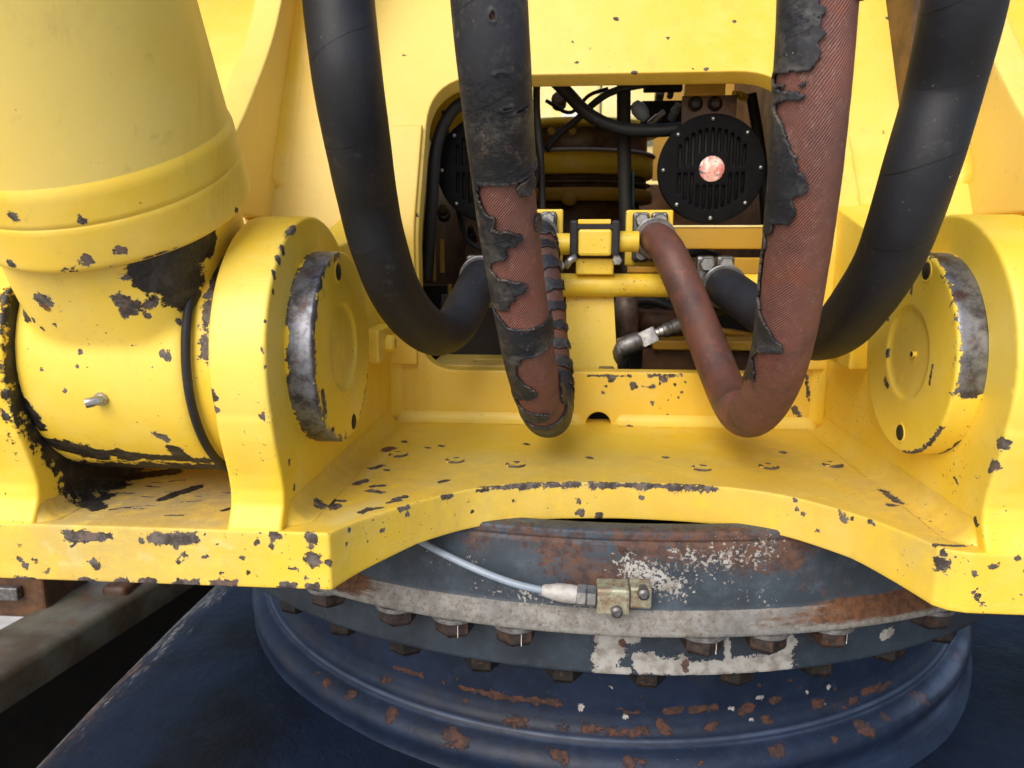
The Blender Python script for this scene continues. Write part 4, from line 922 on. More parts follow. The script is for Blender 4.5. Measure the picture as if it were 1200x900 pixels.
# ================================================================ GREASE LINE ON THE RING
gl = thing('grease_line', 'blue grey plastic grease line ending in a greenish fitting block on the ring', 'grease line', tuple(cyl(730, 692, RC, 1.22)))
pts = [cyl(u, v, RC, 1.222) + np.array([0, -d, 0]) for (u, v, d) in ((440, 614, -.03), (480, 627, .0), (520, 644, .014), (565, 662, .022), (605, 676, .024), (645, 686, .022))]
C3, _ = catmull(pts, .006); MB().tube(C3, .0057, 12).build('line', M_NYLON, gl, True)
def gp(u, v, d=.022): return Vector(cyl(u, v, RC, 1.222) + np.array([0, -d, 0]))
def along(a, b): d = (b - a); return Matrix.Translation(a) @ d.to_track_quat('Z', 'Y').to_matrix().to_4x4(), d.length
Ma, L = along(gp(636, 684), gp(676, 689)); m = MB(); m.lathe([(0, 0), (.008, 0), (.010, .006), (.0135, L * .45), (.0145, L * .8), (.0135, L), (0, L)], 14, Ma); sharp(m.build('sleeve', M_PALE, gl, True), 50)
Ma, L = along(gp(676, 689), gp(698, 691)); m = MB(); m.lathe([(0, 0), (.0155, 0), (.0165, .002), (.0165, L * .45), (.0140, L * .5), (.0165, L * .55), (.0165, L * .95), (.0150, L), (0, L)], 6, Ma, .4); sharp(m.build('nut', M_STEEL, gl, True), 20)
a = gp(697, 694, 0); b_ = gp(762, 690, 0)
m = MB(); m.box((a.x + .002, a.y - .034, a.z - .020), (a.x + .050, a.y + .006, a.z + .022), None, .004); m.build('fitting_block', M_GREEN, gl)
m = MB(); m.box((a.x + .051, a.y - .026, a.z - .012), (b_.x, a.y + .01, a.z + .022), None, .004); m.build('fitting_block', M_GREEN, gl)
for (u, v) in ((721, 703), (752, 685)):
    q = gp(u, v, .034 if u < 730 else .028); m = MB(); m.lathe([(0, .010), (.005, .010), (.0085, .007), (.009, 0), (.009, -.012)], 12, Matrix.Translation(q) @ Matrix.Rotation(PI / 2, 4, 'X')); sharp(m.build('screw', M_STEELD, gl, True))

# ================================================================ HYDRAULIC HOSES
def hose_path(tab, OD):
    P = []
    for u, v, wd in tab:
        dd = F * OD / wd; P.append(ray(u, v) * dd)
    return P
OD = .078
TH1 = [(395, -60, 84), (397, 0, 83), (407, 90, 81.5), (418, 160, 77), (429, 225, 70.5), (443, 285, 66), (463, 340, 61), (487, 375, 56.5), (512, 391, 52), (533, 382, 49.5), (548, 356, 48), (558, 336, 46.2), (562, 328, 44.8), (565, 325, 43.4)]
TH2 = [(571, -60, 92), (573, 0, 91), (581, 100, 86), (590, 200, 78), (602, 300, 71.5), (618, 400, 65), (630, 455, 60), (640, 484, 55), (646, 480, 51), (648, 445, 48), (643, 385, 46), (637, 325, 45), (634, 297, 43.8), (632, 284, 42.6), (631, 279, 41.2), (631, 278, 40.2)]
TH3 = [(962, -60, 96), (960, 0, 95), (953, 100, 92), (945, 200, 87), (934, 300, 80), (919, 400, 72), (905, 450, 66), (886, 482, 59.5), (868, 484, 54), (850, 455, 50), (828, 400, 47.5), (806, 345, 45.5), (787, 303, 44.3), (777, 287, 43.2), (770, 281, 41.8), (767, 279, 40.4)]
TH4 = [(1136, -60, 96), (1130, 0, 93), (1107, 100, 86), (1078, 200, 83), (1043, 300, 75), (1008, 357, 68), (982, 385, 62), (955, 394, 57), (925, 388, 52.5), (898, 370, 49.5), (874, 353, 47), (860, 343, 45.6), (852, 338, 44.5), (847, 335, 43.2)]
def hose(tab, name, label, fcover, worn, sphase=0.):
    P = hose_path(tab, OD); step = .0016 if worn else .004; n = 150 if worn else 72
    C, s = catmull(P, step)
    if worn: Cw = C
    T, N, B = frames(C, np.array(-C[0]))
    # B = T x N: make +angle go to the picture's right
    root = thing(name, label, 'hydraulic hose', tuple(C[0]), 'four looped hydraulic hoses in front of the opening')
    th = np.linspace(-PI, PI, n + 1)
    sgn = 1. if (B[0] @ RT) > 0 else -1.
    def grid(R, rr=None):
        RR = R if rr is None else R + rr
        V = C[:, None] + (RR if np.ndim(RR) else RR) * (np.cos(th)[None, :, None] * N[:, None] + sgn * np.sin(th)[None, :, None] * B[:, None]) if rr is None else C[:, None] + RR[..., None] * (np.cos(th)[None, :, None] * N[:, None] + sgn * np.sin(th)[None, :, None] * B[:, None])
        return V
    m_ = n + 1; K = len(C)
    idx = np.arange(K * m_).reshape(K, m_)
    quads = np.stack([idx[:-1, :-1], idx[1:, :-1], idx[1:, 1:], idx[:-1, 1:]], 2).reshape(-1, 4)
    if sgn > 0: quads = quads[:, ::-1]
    SS, TT = np.meshgrid(s, th, indexing='ij')
    uvv = np.stack([SS, TT / (2 * PI) + .5 + sphase], 2).reshape(-1, 2)
    if not worn:
        V = grid(OD / 2); ns = fbm(V.reshape(-1, 3), 9, 3).reshape(K, m_) * .0012
        V = grid(OD / 2, ns)
        o = make('rubber_hose', V.reshape(-1, 3), quads, M_RUB, root, True, None, uvv[quads.ravel()])
        return root, C, T
    # worn: inner braided hose, and the torn outer cover as its own shell
    Ri, Ro = OD / 2 - .0032, OD / 2
    V = grid(Ri); nsb = fbm(V.reshape(-1, 3), 30, 3).reshape(K, m_) * .0006
    V = grid(Ri, nsb)
    ib = int(np.argmin(C[:, 2])) + 6
    k2 = 2; sel = np.arange(0, K, k2); 
    Vb = V[sel][:, ::2]; Kb, mb = Vb.shape[:2]; ix = np.arange(Kb * mb).reshape(Kb, mb)
    qb = np.stack([ix[:-1, :-1], ix[1:, :-1], ix[1:, 1:], ix[:-1, 1:]], 2).reshape(-1, 4); qb = qb[:, ::-1] if sgn > 0 else qb
    ub = np.stack([SS, TT / (2 * PI) + .5], 2)[sel][:, ::2].reshape(-1, 2)
    ob = make('braided_hose', Vb.reshape(-1, 3), qb, M_BRAID, root, True, None, ub[qb.ravel()])
    ob.data.materials.append(M_RED)
    fi = np.repeat(np.arange(Kb - 1), mb - 1); mi = (fi * k2 > ib).astype(int); ob.data.polygons.foreach_set('material_index', mi.tolist())
    _, vc = pix(C)
    a_ = TT / (PI / 2)
    Vg = grid(Ro)
    nz = fbm(Vg.reshape(-1, 3), 34, 5).reshape(K, m_) + .6 * fbm(Vg.reshape(-1, 3) * np.array([1, 1, 1.]), 110, 3).reshape(K, m_)
    f = fcover(a_, np.broadcast_to(vc[:, None], a_.shape), SS, np.arange(K)[:, None] > ib, nz)
    lump = fbm(Vg.reshape(-1, 3), 12, 3).reshape(K, m_) * .0008
    curl = np.clip(1 - np.abs(f) / .30, 0, 1) * .0016 * (1 + fbm(Vg.reshape(-1, 3), 18, 2).reshape(K, m_))
    Vg = grid(Ro, lump + curl)
    fq = f.reshape(-1)[quads].mean(1); keep = fq > 0
    q2 = quads[keep]; used = np.unique(q2); mp = -np.ones(K * m_, int); mp[used] = np.arange(len(used))
    oc = make('rubber_cover', Vg.reshape(-1, 3)[used], mp[q2], M_RUB2, root, True, None, uvv[q2.ravel()])
    e_ = .8 * np.clip(1 - np.abs(f.reshape(-1)[used]) / .05, 0, 1)
    at2 = oc.data.attributes.new('edge', 'FLOAT', 'POINT'); at2.data.foreach_set('value', e_.astype(np.float32))
    so = oc.modifiers.new('thickness', 'SOLIDIFY'); so.thickness = .0034; so.offset = -1
    return root, C, T
def conv(tab, ib):                           # picture position across a strand -> angle/90
    T_ = np.array(tab[:ib], float)
    def A(u, v):
        uc = np.interp(v, T_[:, 1], T_[:, 0]); wd = np.interp(v, T_[:, 1], T_[:, 2])
        return math.asin(max(-.999, min(.999, (u - uc) / (wd / 2)))) * 2 / PI
    return A
def cover_fn(tab, ib, bound, blobs, right=1.12, back=None, amp=.24):
    A = conv(tab, ib)
    bv = np.array([v for _, v in bound]); ba = np.array([(A(u, v) if abs(u) < 5000 else (3. if u > 0 else -3.)) for u, v in bound])
    def f(a, v, s, isback, nz):
        b_ = np.interp(v, bv, ba)
        g_ = b_ - a
        for (u0, v0, ru, rv, sg) in blobs:
            a0 = A(u0, v0); wd = np.interp(v0, [t[1] for t in tab[:ib]], [t[2] for t in tab[:ib]])
            e = (1 - np.sqrt(((a - a0) / (ru / wd * 1.6))**2 + ((v - v0) / rv)**2)) * .35
            g_ = np.maximum(g_, e) if sg > 0 else np.minimum(g_, -e)
        g_ = np.maximum(g_, a - right)
        g_ = g_ + amp * nz
        if back is not None: g_ = np.where(isback, back(a, v, s, nz), g_)
        return g_
    return f
B2 = [(9999, -100), (9999, 190), (566, 196), (561, 210), (566, 225), (576, 240), (576, 250), (589, 260), (596, 270), (590, 282), (575, 290), (573, 300), (580, 308), (598, 316), (607, 326), (598, 335), (597, 345), (575, 350), (584, 357), (596, 366), (680, 371), (680, 392), (640, 396), (606, 398), (604, 415), (610, 425), (624, 430), (626, 440), (606, 446), (602, 453), (604, 458), (642, 461), (640, 467), (614, 470), (612, 474), (9999, 477.5), (9999, 600)]
blob2 = [(617, 207, 12, 9, 1), (609, 325, 9, 10, -1), (588, 262, 16, 9, 1), (631, 258, 6, 8, 1), (586, 318, 20, 9, 1), (592, 110, 7, 2, -1), (609, 116, 8, 2.2, -1), (577, 19, 3, 5, -1), (622, 187, 10, 2, -1), (586, 76, 5, 1.5, -1), (660, 455, 9, 12, 1), (603, 190, 30, 5, 1)]
def back2(a, v, s, nz): return .30 * np.sin(2 * PI * (s / .045 + a / 4)) - .42 + .35 * (a - .35) + .45 * nz + np.clip((v - 425) / 60, 0, 1) * .75
h2, C2, T2 = hose(TH2, 'hydraulic_hose', 'second hose from the left, black cover torn away over red braid low down', cover_fn(TH2, 8, B2, blob2, 1.5, back2), True)
B3 = [(966, -60), (967, 0), (961, 10), (962, 22), (956, 27), (959, 38), (962, 48), (958, 62), (959, 86), (950, 92), (944, 97), (912, 99), (914, 102), (946, 105), (944, 111), (914, 114), (913, 122), (918, 132), (928, 145), (927, 155), (937, 165), (939, 178), (944, 190), (944, 205), (935, 212), (938, 228), (935, 238), (926, 243), (910, 246), (909, 252), (906, 262), (898, 268), (899, 285), (893, 300), (891, 330), (890, 355), (900, 364), (919, 380), (920, 388), (900, 392), (890, 400), (884, 415), (886, 430), (876, 440), (850, 450), (-9999, 460), (-9999, 600)]
blob3 = [(928, 89, 26, 7, -1), (1004, 2, 10, 7, 1)]
def back3(a, v, s, nz): return -.5 + .3 * nz
h3, C3_, T3 = hose(TH3, 'hydraulic_hose', 'third hose from the left, almost bare red braid with black scraps of cover', cover_fn(TH3, 8, B3, blob3, 1.5, back3), True)
h1, C1, T1 = hose(TH1, 'hydraulic_hose', 'leftmost hose, intact smooth black rubber with thin wrap seams', None, False, .35)
h4, C4, T4 = hose(TH4, 'hydraulic_hose', 'rightmost hose, intact smooth black rubber curving outwards', None, False, .1)
# crimp collars and split flanges with bolts
ferr = []
hexS = MB(); hexS.lathe([(0, .014), (.0135, .014), (.0160, .010), (.0165, 0), (0, 0)], 6); hxm = bpy.data.meshes.new('bolt_head'); hxm.from_pydata([tuple(v) for v in hexS.v], [], hexS.f); hxm.materials.append(M_STEEL)
def ending(root, C, T, u, v, name, plate, tilt=0.):
    e = Vector(C[-1]); t = Vector(T[-1]); Mx = Matrix.Translation(e - t * .022) @ t.to_track_quat('Z', 'Y').to_matrix().to_4x4()
    m = MB(); m.lathe([(.0392, 0), (.0440, -.001), (.0462, .001), (.0465, .005), (.0450, .008), (.0425, .010), (.0415, .034), (.030, .038), (.030, .09), (0, .09)], 40, Mx)
    sharp(m.build('crimp_collar', M_STEEL, root, True), 40)
    # split flange facing the viewer
    c = Vector(at(u, v, y=e.y + .022)); 
    m = MB(); m.box((-.040, 0, -.056), (-.002, .024, .056), Matrix.Translation(c) @ Matrix.Rotation(tilt, 4, 'Y'), .007); m.box((.002, 0, -.056), (.040, .024, .056), Matrix.Translation(c) @ Matrix.Rotation(tilt, 4, 'Y'), .007)
    fl = m.build('split_flange', M_STEELD, root)
    for sx in (-1, 1):
        for sz in (-1, 1):
            q = c + Matrix.Rotation(tilt, 3, 'Y') @ Vector((sx * .0205, -.0004, sz * .0385))
            b_ = inst('bolt', hxm, fl, q, (PI / 2, random.random(), 0))
    if plate:
        m = MB(); m.box((-.054, .0245, -.066), (.054, .050, .062), Matrix.Translation(c), .004)
        m.build('flange_plate', M_Y, root)
    return c
# ================================================================ INSIDE THE OPENING
fA = ending(h3, C3_, T3, 762, 278, 'A', True)
fD = ending(h2, C2, T2, 632, 277, 'D', True)
fB = ending(h4, C4, T4, 838, 331, 'B', False)
fC = ending(h1, C1, T1, 568, 330, 'C', False)
pm = thing('pipe_manifold', 'yellow pipes, flange posts and clamp inside the opening', 'pipework', tuple(at(692, 430, y=1.66)))
def pb(u, v, y): return Vector(at(u, v, y=y))
PYb = 1.68
def ppipe(u0, u1, v, y, dia, name='pipe', mat=M_Y):
    a = pb(u0, v, y); b_ = pb(u1, v, y); b_.z = a.z
    m = MB(); m.tube([a, (a + b_) / 2, b_], dia / 2, 28); o = m.build(name, mat, pm, True, dict(wear=[S(pb(700 + k * 9, v - 8 + (k * 5) % 9, y - .02), pb(701 + k * 9, v - 8 + (k * 5) % 9, y - .02), .002, .9) for k in range(6)])); return sharp(o, 60)
ppipe(656, 918, 334, 1.69, .052)
def pbox(u0, v0, u1, v1, y, dep, name, mat, bev=.003, par=None):
    a = pb(u0, v0, y); b_ = pb(u1, v1, y); m = MB(); m.box((a.x, y, b_.z), (b_.x, y + dep, a.z), None, bev); return m.build(name, mat, par or pm)
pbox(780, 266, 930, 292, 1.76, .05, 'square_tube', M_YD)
pbox(780, 264, 930, 266.3, 1.757, .055, 'edge_strip', M_PALEY, .001)  # lit top edge of the tube painted as a pale strip
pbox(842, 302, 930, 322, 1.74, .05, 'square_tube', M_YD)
# clamp post
a = pb(663, 347, 1.665); b_ = pb(721, 440, 1.665)
m = MB(); m.add([(a.x, 1.70, a.z), (pb(720, 347, 1.665).x, 1.70, a.z), (pb(724, 441, 1.665).x, 1.665, b_.z), (pb(665, 441, 1.665).x, 1.665, b_.z), (a.x, 1.74, a.z), (pb(720, 347, 1.665).x, 1.74, a.z), (pb(724, 441, 1.665).x, 1.72, b_.z), (pb(665, 441, 1.665).x, 1.72, b_.z)], [[0, 3, 2, 1], [4, 5, 6, 7], [0, 4, 7, 3], [1, 2, 6, 5], [0, 1, 5, 4], [3, 7, 6, 2]])
m.build('clamp_post', M_Y, pm)
pbox(675, 303, 719, 322, 1.655, .06, 'clamp_block', M_Y)
pbox(678, 268.5, 716.5, 300, 1.630, .07, 'clamp_block', M_Y, .006)
pbox(677.5, 257, 716, 262.5, 1.632, .05, 'clamp_plate', M_Y, .002)
m = MB()
for (u0, v0, u1, v1) in ((668, 258, 677.5, 301), (717, 258, 726, 301)):
    a = pb(u0, v0, 1.633); b_ = pb(u1, v1, 1.633); m.box((a.x, 1.633, b_.z), (b_.x, 1.69, a.z), None, .005)
a = pb(670, 262.8, 1.633); b_ = pb(724, 268.2, 1.633); m.box((a.x, 1.634, b_.z), (b_.x, 1.688, a.z))
m.build('rubber_strap', M_BLK, pm)
for (u0, u1, v, dia) in ((640, 668, 286, .047), (724, 748, 283, .045)): ppipe(u0, u1, v, 1.675, dia, 'pipe_stub')
for (u, v) in ((656, 312), (723, 305)):
    q = pb(u, v, 1.62); m = MB(); m.lathe([(0, .014), (.009, .014), (.0115, .010), (.0115, -.01), (0, -.01)], 6, Matrix.Translation(q) @ Matrix.Rotation(PI / 2, 4, 'X')); m.build('bolt', M_STEEL, pm)
m = MB(); m.tube([pb(662, 313, 1.62), pb(668, 305, 1.618), pb(675, 301, 1.62)], .008, 10); m.build('bent_rod', M_STEEL, pm, True)
m = MB(); q = pb(711, 434, 1.64); m.box((q.x - .017, 1.625, q.z - .008), (q.x + .017, 1.66, q.z + .007), None, .004); m.build('bolt_head', M_STEELD, pm)
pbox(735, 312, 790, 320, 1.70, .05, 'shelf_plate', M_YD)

ff = thing('steel_fitting', 'grey steel elbow fitting with square nut low in the opening', 'pipe fitting', tuple(at(755, 395, y=1.66)))
def seg(name, u0, v0, u1, v1, y, prof, n, mat, ph=0.):
    a = pb(u0, v0, y); b_ = pb(u1, v1, y); Mx, L = along(a, b_); m = MB(); m.lathe([(r, f * L) for r, f in prof], n, Mx, ph); return sharp(m.build(name, mat, ff, True))
seg('elbow', 726, 408, 752, 398, 1.66, [(0, 0), (.021, 0), (.0225, .1), (.021, .9), (.018, 1), (0, 1)], 24, M_STEELD)
m = MB(); m.tube([pb(733, 405, 1.67), pb(728, 412, 1.68), pb(727, 440, 1.70)], .021, 16); m.build('elbow_leg', M_STEELD, ff, True)
seg('nut', 750.5, 399.5, 769, 390.5, 1.66, [(0, 0), (.0215, 0), (.0235, .08), (.0235, .92), (.0215, 1), (0, 1)], 4, M_STEEL, .6)
seg('sleeve', 768, 391, 778, 387.5, 1.66, [(.010, 0), (.011, 0), (.011, .4), (.0125, .5), (.0125, 1), (0, 1)], 24, M_STEEL)
seg('crimp', 777, 388, 800, 380, 1.66, [(0, 0), (.015, 0), (.0165, .08), (.0165, .25), (.0150, .3), (.0150, .45), (.0170, .5), (.0170, 1), (0, 1)], 24, M_STEELD)
seg('hose_end', 798, 380.5, 850, 362, 1.66, [(0, 0), (.016, 0), (.016, 1), (0, 1)], 20, M_BLK)

# horns / round slotted covers
def horn(cx, cz, y, name_label, R=.122):
    t = thing('round_cover', name_label, 'round cover', (cx, y, cz), 'two round slotted black covers behind the opening')
    Mx = Matrix.Translation((cx, y, cz)) @ Matrix.Rotation(PI / 2, 4, 'X')
    P = [(R * math.cos(a), R * math.sin(a)) for a in np.linspace(0, 2 * PI, 90, endpoint=False)]
    holes = []
    for row in (1, -1):
        for k in range(-5, 6):
            x = k * .0145; top = math.sqrt(max(0, (R * .74)**2 - x * x)); bot = .008 if abs(x) > .033 else .036
            if top - bot < .012: continue
            y0, y1 = (bot, top) if row > 0 else (-top, -bot)
            holes.append(rounded([(x - .0032, y0), (x - .0032, y1), (x + .0032, y1), (x + .0032, y0)], [.0031] * 4, 3))
    V, Fc = slab(P, holes, -.012, 0., .010, .0025, lambda P, q: np.array([Mx @ Vector((p[0], p[1], z)) for p, z in zip(P, q)]))
    make('slotted_plate', V, Fc, M_HORN, t, True, None, weld=1e-5)
    m = MB(); m.lathe([(R * .985, -.013), (R * .99, -.03), (R * .90, -.075), (0, -.085)], 60, Mx); m.add(*(lambda a: (a.v, a.f))(MB().lathe([(0, -.03), (R * .98, -.03), (R * .98, -.032), (0, -.032)], 48, Mx))); m.build('housing', M_DARK, t, True)
    for k in range(8):
        a = PI / 2 + k * PI / 4 + .02; m = MB(); m.lathe([(0, .0055), (.0028, .0052), (.0046, .003), (.005, 0), (.005, -.002)], 14, Mx @ Matrix.Translation((R * .90 * math.cos(a), R * .90 * math.sin(a), .0002))); m.build('screw', M_STEEL, t, True)
    m = MB(); m.lathe([(0, .0035), (.027, .0035), (.0285, .0028), (.029, .0004), (0, .0004)], 40, Mx); m.build('badge', M_BADGE, t, True)
    return t
cR = pb(834, 198, 1.80); cL = pb(572, 198, 1.80)
horn(cR.x, cR.z, 1.80, 'right round black slotted cover with red and white badge between the hoses')
horn(cL.x, cL.z, 1.80, 'left round black slotted cover mostly hidden behind the second hose')
# hanger plate with two bolts above the right cover
hg = thing('hanger_plate', 'dark hanger plate with two bolt heads above the right round cover', 'bracket', tuple(pb(827, 120, 1.83)))
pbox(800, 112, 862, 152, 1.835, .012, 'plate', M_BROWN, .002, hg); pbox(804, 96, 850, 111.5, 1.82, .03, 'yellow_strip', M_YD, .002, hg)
for u in (815, 838):
    q = pb(u, 121.5, 1.832); m = MB(); m.lathe([(0, .012), (.010, .012), (.013, .009), (.0135, 0), (.017, 0), (.017, -.003), (0, -.003)], 6 if 0 else 18, Matrix.Translation(q) @ Matrix.Rotation(PI / 2, 4, 'X')); m.build('bolt', M_BOLTD, hg, True)
# thin black hoses and cables across the top
def cable(lbl, pts, r, mat=M_BLK, name='cable'):
    P = [at(u, v, y=y) for u, v, y in pts]; C, _ = catmull(P, .012); V, Fc, _ = tube_mesh(C, r, 14)
    o = make(name, V, Fc, mat, None, True, loc=tuple(C[0])); tag(o, lbl, name.replace('_', ' ')); return o
cable('thick black cable sagging from the top left edge of the opening to the right cover', [(630, 75, 1.88), (662, 106, 1.88), (690, 134, 1.87), (725, 150, 1.87), (765, 153, 1.87), (800, 151, 1.87), (835, 148, 1.90)], .0155)
cable('thin black cable crossing over the thick one near the top of the opening', [(640, 176, 1.98), (652, 160, 1.97), (676, 140, 1.95), (700, 118, 1.93), (722, 106, 1.93), (760, 98, 1.93)], .0085)
cable('upright black cable down the middle of the opening', [(731, 80, 1.95), (731, 150, 1.95), (732, 210, 1.95), (734, 262, 1.95), (736, 330, 1.95)], .0175, M_DARK)
cable('upright black pipe close to the right edge of the second hose', [(629, 80, 1.84), (629, 130, 1.84), (633, 180, 1.84), (636, 250, 1.84), (640, 330, 1.84)], .0085, M_DARK)
cable('thin black cable slanting behind the first hose', [(496, 372, 1.70), (512, 384, 1.68), (530, 378, 1.7), (545, 368, 1.72)], .005)
cable('black cable curling at the upper left corner of the opening', [(500, 330, 1.74), (506, 240, 1.72), (512, 170, 1.74), (532, 128, 1.76), (560, 118, 1.78), (600, 124, 1.8)], .014, M_DARK)
cable('slim green cable beside the upright cable in the opening', [(742, 200, 1.97), (742, 235, 1.97), (743, 300, 1.97)], .004, simple('green_cable', (.02, .07, .05), (.01, .04, .03), .5))
sil = thing('filter_bulb', 'small pale blue elongated bulb hanging at the top of the opening', 'bulb', tuple(pb(749, 128, 1.95)))
Mx, L = along(pb(742, 120, 1.95), pb(758, 140, 1.95)); m = MB(); m.lathe([(0, 0), (.012, .003), (.019, L * .35), (.018, L * .7), (.010, L), (0, L * 1.02)], 20, Mx); m.build('bulb_body', M_NYLON, sil, True)
# rotary joint standing in the middle
rj = thing('center_joint', 'banded yellow and steel rotary joint standing behind the cables', 'rotary joint', (.02, 2.75, -.3))
jc = (.00, 2.70); Rj = .265
def jz(v): return at(690, v, y=jc[1] - Rj)[2]
def jband(v0, v1, R, mat, nm):
    z1, z0 = jz(v0), jz(v1); V, Fc = lathe_np([(R * .5, z1), (R - .004, z1), (R, z1 - .004), (R, z0 + .004), (R - .004, z0), (R * .5, z0)], jc, np.linspace(0, 2 * PI, 65)[:-1]); return make(nm, V, Fc, mat, rj, True)
jband(138, 147.5, Rj + .03, M_Y, 'yellow_band'); jband(147.8, 173, Rj - .01, M_GREYJ, 'steel_drum'); jband(173.2, 177, Rj + .02, M_PALE, 'pale_rim'); jband(177.2, 203, Rj + .012, M_Y, 'yellow_band')
jband(203.2, 210.5, Rj - .01, M_BROWN, 'brown_band'); jband(210.7, 213.5, Rj + .008, M_GREYJ, 'steel_rim'); jband(213.7, 219, Rj - .01, M_BROWN, 'brown_band'); jband(219.2, 235, Rj + .012, M_YD, 'yellow_band'); jband(235.2, 330, Rj - .03, M_BROWN, 'brown_drum')
m = MB(); q = pb(667, 231, jc[1] - Rj - .02); m.lathe([(0, .02), (.024, .02), (.028, .015), (.028, -.02)], 24, Matrix.Translation(q) @ Matrix.Rotation(PI / 2, 4, 'X')); m.build('boss', M_YD, rj, True)
for u in (646, 671):
    q = pb(u, 154, jc[1] - Rj - .01); m = MB(); m.lathe([(0, .012), (.012, .012), (.014, 0), (0, -.01)], 8, Matrix.Translation(q) @ Matrix.Rotation(PI / 2, 4, 'X')); m.build('bolt', M_YD, rj)
# compartment shell round it: walls and floor darkened for shade, gaps to the daylight
cb = thing('machinery_bay', 'machinery bay walls behind the opening, coloured dark for shade', 'machine bay', (.07, 2.6, -.4))
def wbox(lo, hi, nm, mat, bev=0): MB().box(lo, hi, None, bev).build(nm, mat, cb)
wbox((-.52, 1.62, -.46), (-.50, 3.6, .80), 'side_wall', M_BROWN); wbox((.66, 1.62, -.46), (.68, 3.6, .80), 'side_wall', M_BROWN)  # walls coloured dark brown in place of shade
wbox((-.50, 1.785, -.46), (.66, 3.6, -.40), 'floor_plate', M_DARK)  # floor coloured black for the shade low in the bay
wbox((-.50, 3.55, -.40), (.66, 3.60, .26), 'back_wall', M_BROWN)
wbox((-.48, 2.10, -.40), (.64, 2.12, -.12), 'shade_sheet', M_DARK)  # black sheet added to keep the lower bay dark
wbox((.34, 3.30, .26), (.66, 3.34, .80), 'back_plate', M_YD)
wbox((-.52, 1.95, .80), (.68, 2.15, .83), 'unseen_roof_plate', M_DARK)  # unseen roof strip added to shape the light in the bay
rc = thing('daylight_backdrop', 'pale yellow and white backdrop standing in for daylight far behind the opening', 'casing', (.2, 4.8, -.4))
m = MB(); m.box((-.9, 4.7, -.4), (.16, 5.0, 1.6), None, .02); m.box((.17, 4.7, at(0, 150, y=4.7)[2]), (1.6, 5.0, 1.6), None, .02); m.build('panel', M_PALEY, rc)  # pale panels added for the bright daylight behind the bay
a = at(662, 140, y=4.65); b_ = at(700, 100, y=4.65); m = MB(); m.box((a[0] - .02, 4.64, a[2] - .04), (b_[0], 4.69, a[2] + .05), None, .01); m.build('daylight_patch', M_WHITE, rc)  # white patch stands in for a spot of glaring daylight
m = MB(); m.box((.10, 4.9, -.4), (.62, 5.1, at(0, 178, y=4.9)[2]), None, .03); m.build('panel', M_PALEY, rc)  # pale panel stands in for the sunlit right end of the joint
m = MB(); m.box((.16, 5.2, .2), (.9, 5.3, .75), None, .03); m.build('panel', M_WHITE, rc)  # white panel stands in for the bright daylight above it
# floor ledge with round hole at the left, and plates at the lower right
V, Fc = slab(rounded([(-.30, 1.565), (-.02, 1.565), (-.02, 1.72), (-.30, 1.72)], [.01] * 4, 3), [[(-.175 + .04 * math.cos(a), 1.63 - .028 * math.sin(a)) for a in np.linspace(0, 2 * PI, 28, endpoint=False)]], -.272, -.2590, .01, .002, lambda P, t: np.stack([P[:, 0], P[:, 1], t], 1))
make('ledge_plate', V, Fc, M_YC, cb, True, dict(dust=[S((-.3, 1.6, -.27), (0, 1.6, -.27), .1, .6)]), weld=1e-5)
wbox((-.30, 1.72, -.40), (.0, 1.74, -.12), 'shade_plate', M_DARK)  # black plate stands in for the shade behind the ledge
q0, q1 = pb(765, 399, 1.80), pb(930, 412, 1.80)
m = MB(); m.box((q0.x, 1.80, q1.z), (q1.x, 1.9, q0.z), Matrix.Identity(4), .004); m.build('cross_beam', M_YD, cb)
wbox((q0.x - .02, 1.83, -.40), (q1.x, 1.86, q1.z - .002), 'beam_web', M_BROWN)
q = pb(770, 373, 1.95); m = MB(); m.lathe([(.055, -.03), (.085, -.03), (.09, 0), (.085, .022), (.055, .022)], 40, Matrix.Translation(q)); m.build('round_flange', M_BROWN, cb, True)
m = MB(); m.lathe([(0, -.06), (.03, -.06), (.032, 0), (.026, .04), (0, .045)], 20, Matrix.Translation(pb(734, 368, 1.85))); m.build('oil_cup', M_GREYJ, cb, True)
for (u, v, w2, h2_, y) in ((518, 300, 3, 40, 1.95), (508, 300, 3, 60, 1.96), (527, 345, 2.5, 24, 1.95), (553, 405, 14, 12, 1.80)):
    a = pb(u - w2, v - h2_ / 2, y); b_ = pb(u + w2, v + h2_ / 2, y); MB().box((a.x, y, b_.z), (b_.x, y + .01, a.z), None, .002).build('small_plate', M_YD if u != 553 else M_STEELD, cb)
a = pb(502, 130, 2.1); MB().box((a.x, 2.1, pb(0, 172, 2.1).z), (a.x + .12, 2.14, pb(0, 112, 2.1).z), None, .01).build('yellow_block', M_Y, cb)
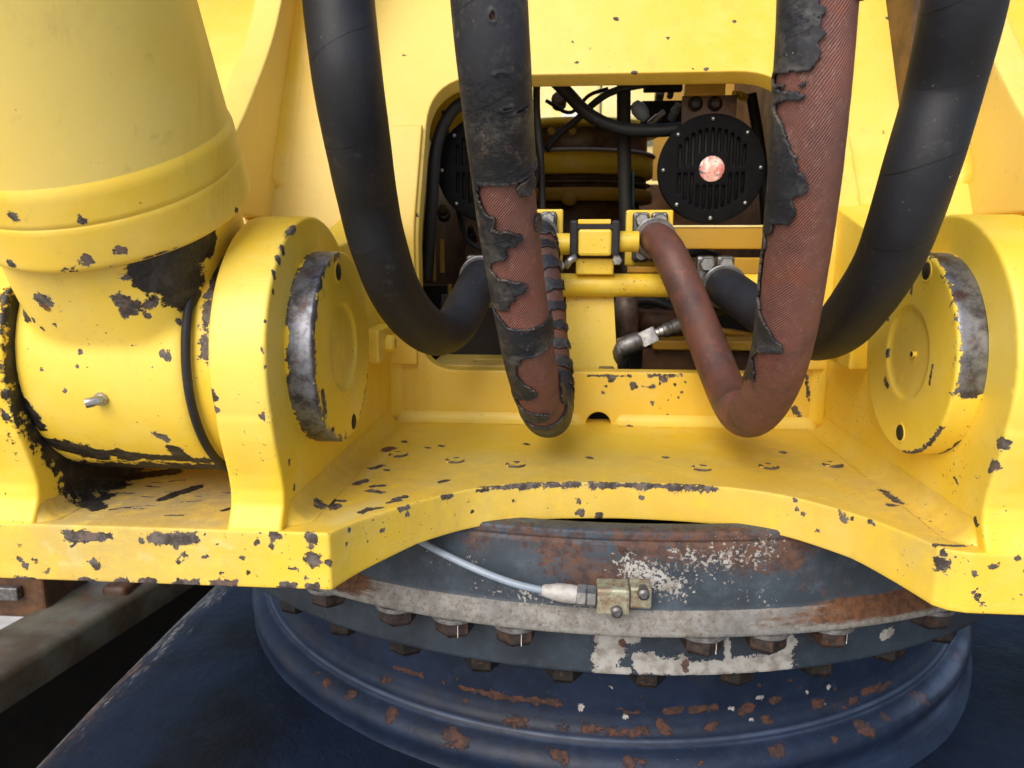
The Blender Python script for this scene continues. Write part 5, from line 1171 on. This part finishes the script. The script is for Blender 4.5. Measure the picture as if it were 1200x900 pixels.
# small hardware high in the bay
for (u, v, r_, mt, nm) in ((773, 112, .013, M_STEEL, 'hose_nut'), (786, 108, .010, M_NYLON, 'hose_nut'), (775, 128, .012, M_STEELD, 'hose_nut'), (655, 118, .022, M_GREYJ, 'round_boss')):
    q = pb(u, v, 2.3); m = MB(); m.lathe([(0, .02), (r_ * .8, .02), (r_, .012), (r_, -.02), (0, -.02)], 12, Matrix.Translation(q) @ Matrix.Rotation(PI / 2 - .4, 4, 'X')); sharp(m.build(nm, mt, cb, True))
pbox(752, 118, 800, 145, 2.25, .03, 'dark_bracket', M_DARK, .003, cb); pbox(755, 96, 800, 106, 2.2, .03, 'dark_bracket', M_DARK, .003, cb)

# more of the clutter in the bay
random.seed(11)
cl = [('thin black cable drooping behind the left round cover', [(520, 130, 1.95), (540, 260, 1.92), (560, 290, 1.90), (600, 300, 1.95)], .006, M_BLK),
      ('black hose running low behind the steel fitting', [(725, 360, 2.0), (760, 352, 1.98), (800, 366, 1.96), (850, 390, 1.98)], .012, M_BLK),
      ('black hose rising behind the right round cover', [(880, 110, 2.05), (890, 170, 2.05), (896, 230, 2.05), (900, 300, 2.05)], .014, M_BLK),
      ('oily orange pipe low behind the red hose', [(722, 388, 1.98), (770, 396, 1.97), (830, 388, 1.96), (890, 396, 1.96)], .011, M_YD),
      ('thin black cable hooked over the joint', [(640, 118, 2.1), (668, 132, 2.08), (690, 112, 2.08), (712, 104, 2.1)], .005, M_BLK),
      ('black hose crossing behind the yellow square tubes', [(780, 308, 1.95), (820, 296, 1.95), (870, 312, 1.95), (915, 300, 1.95)], .011, M_BLK),
      ('dark cable bundle low at the left of the opening', [(498, 396, 1.85), (530, 392, 1.84), (560, 402, 1.84), (600, 396, 1.86)], .010, M_BLK)]
for lb, pts, r, mt in cl: cable(lb, pts, r, mt)
for (u, v, r_, mt) in ((520, 250, .018, M_STEELD), (553, 276, .012, M_BOLT), (547, 215, .006, M_STEEL), (762, 350, .016, M_BOLTD), (783, 352, .012, M_BOLT), (738, 375, .022, M_GREYJ), (812, 312, .010, M_YD), (848, 311, .010, M_YD), (768, 140, .010, M_STEEL), (790, 132, .012, M_NYLON), (868, 112, .010, M_Y)):
    q = pb(u, v, 2.02); m = MB(); m.lathe([(0, .03), (r_ * .7, .03), (r_ * .75, .012), (r_, .010), (r_, -.02), (0, -.02)], 8, Matrix.Translation(q) @ Matrix.Rotation(PI / 2 - random.uniform(0, .8), 4, 'X') @ Matrix.Rotation(random.uniform(-.8, .8), 4, 'Y')); sharp(m.build('pipe_nut', mt, cb, True))
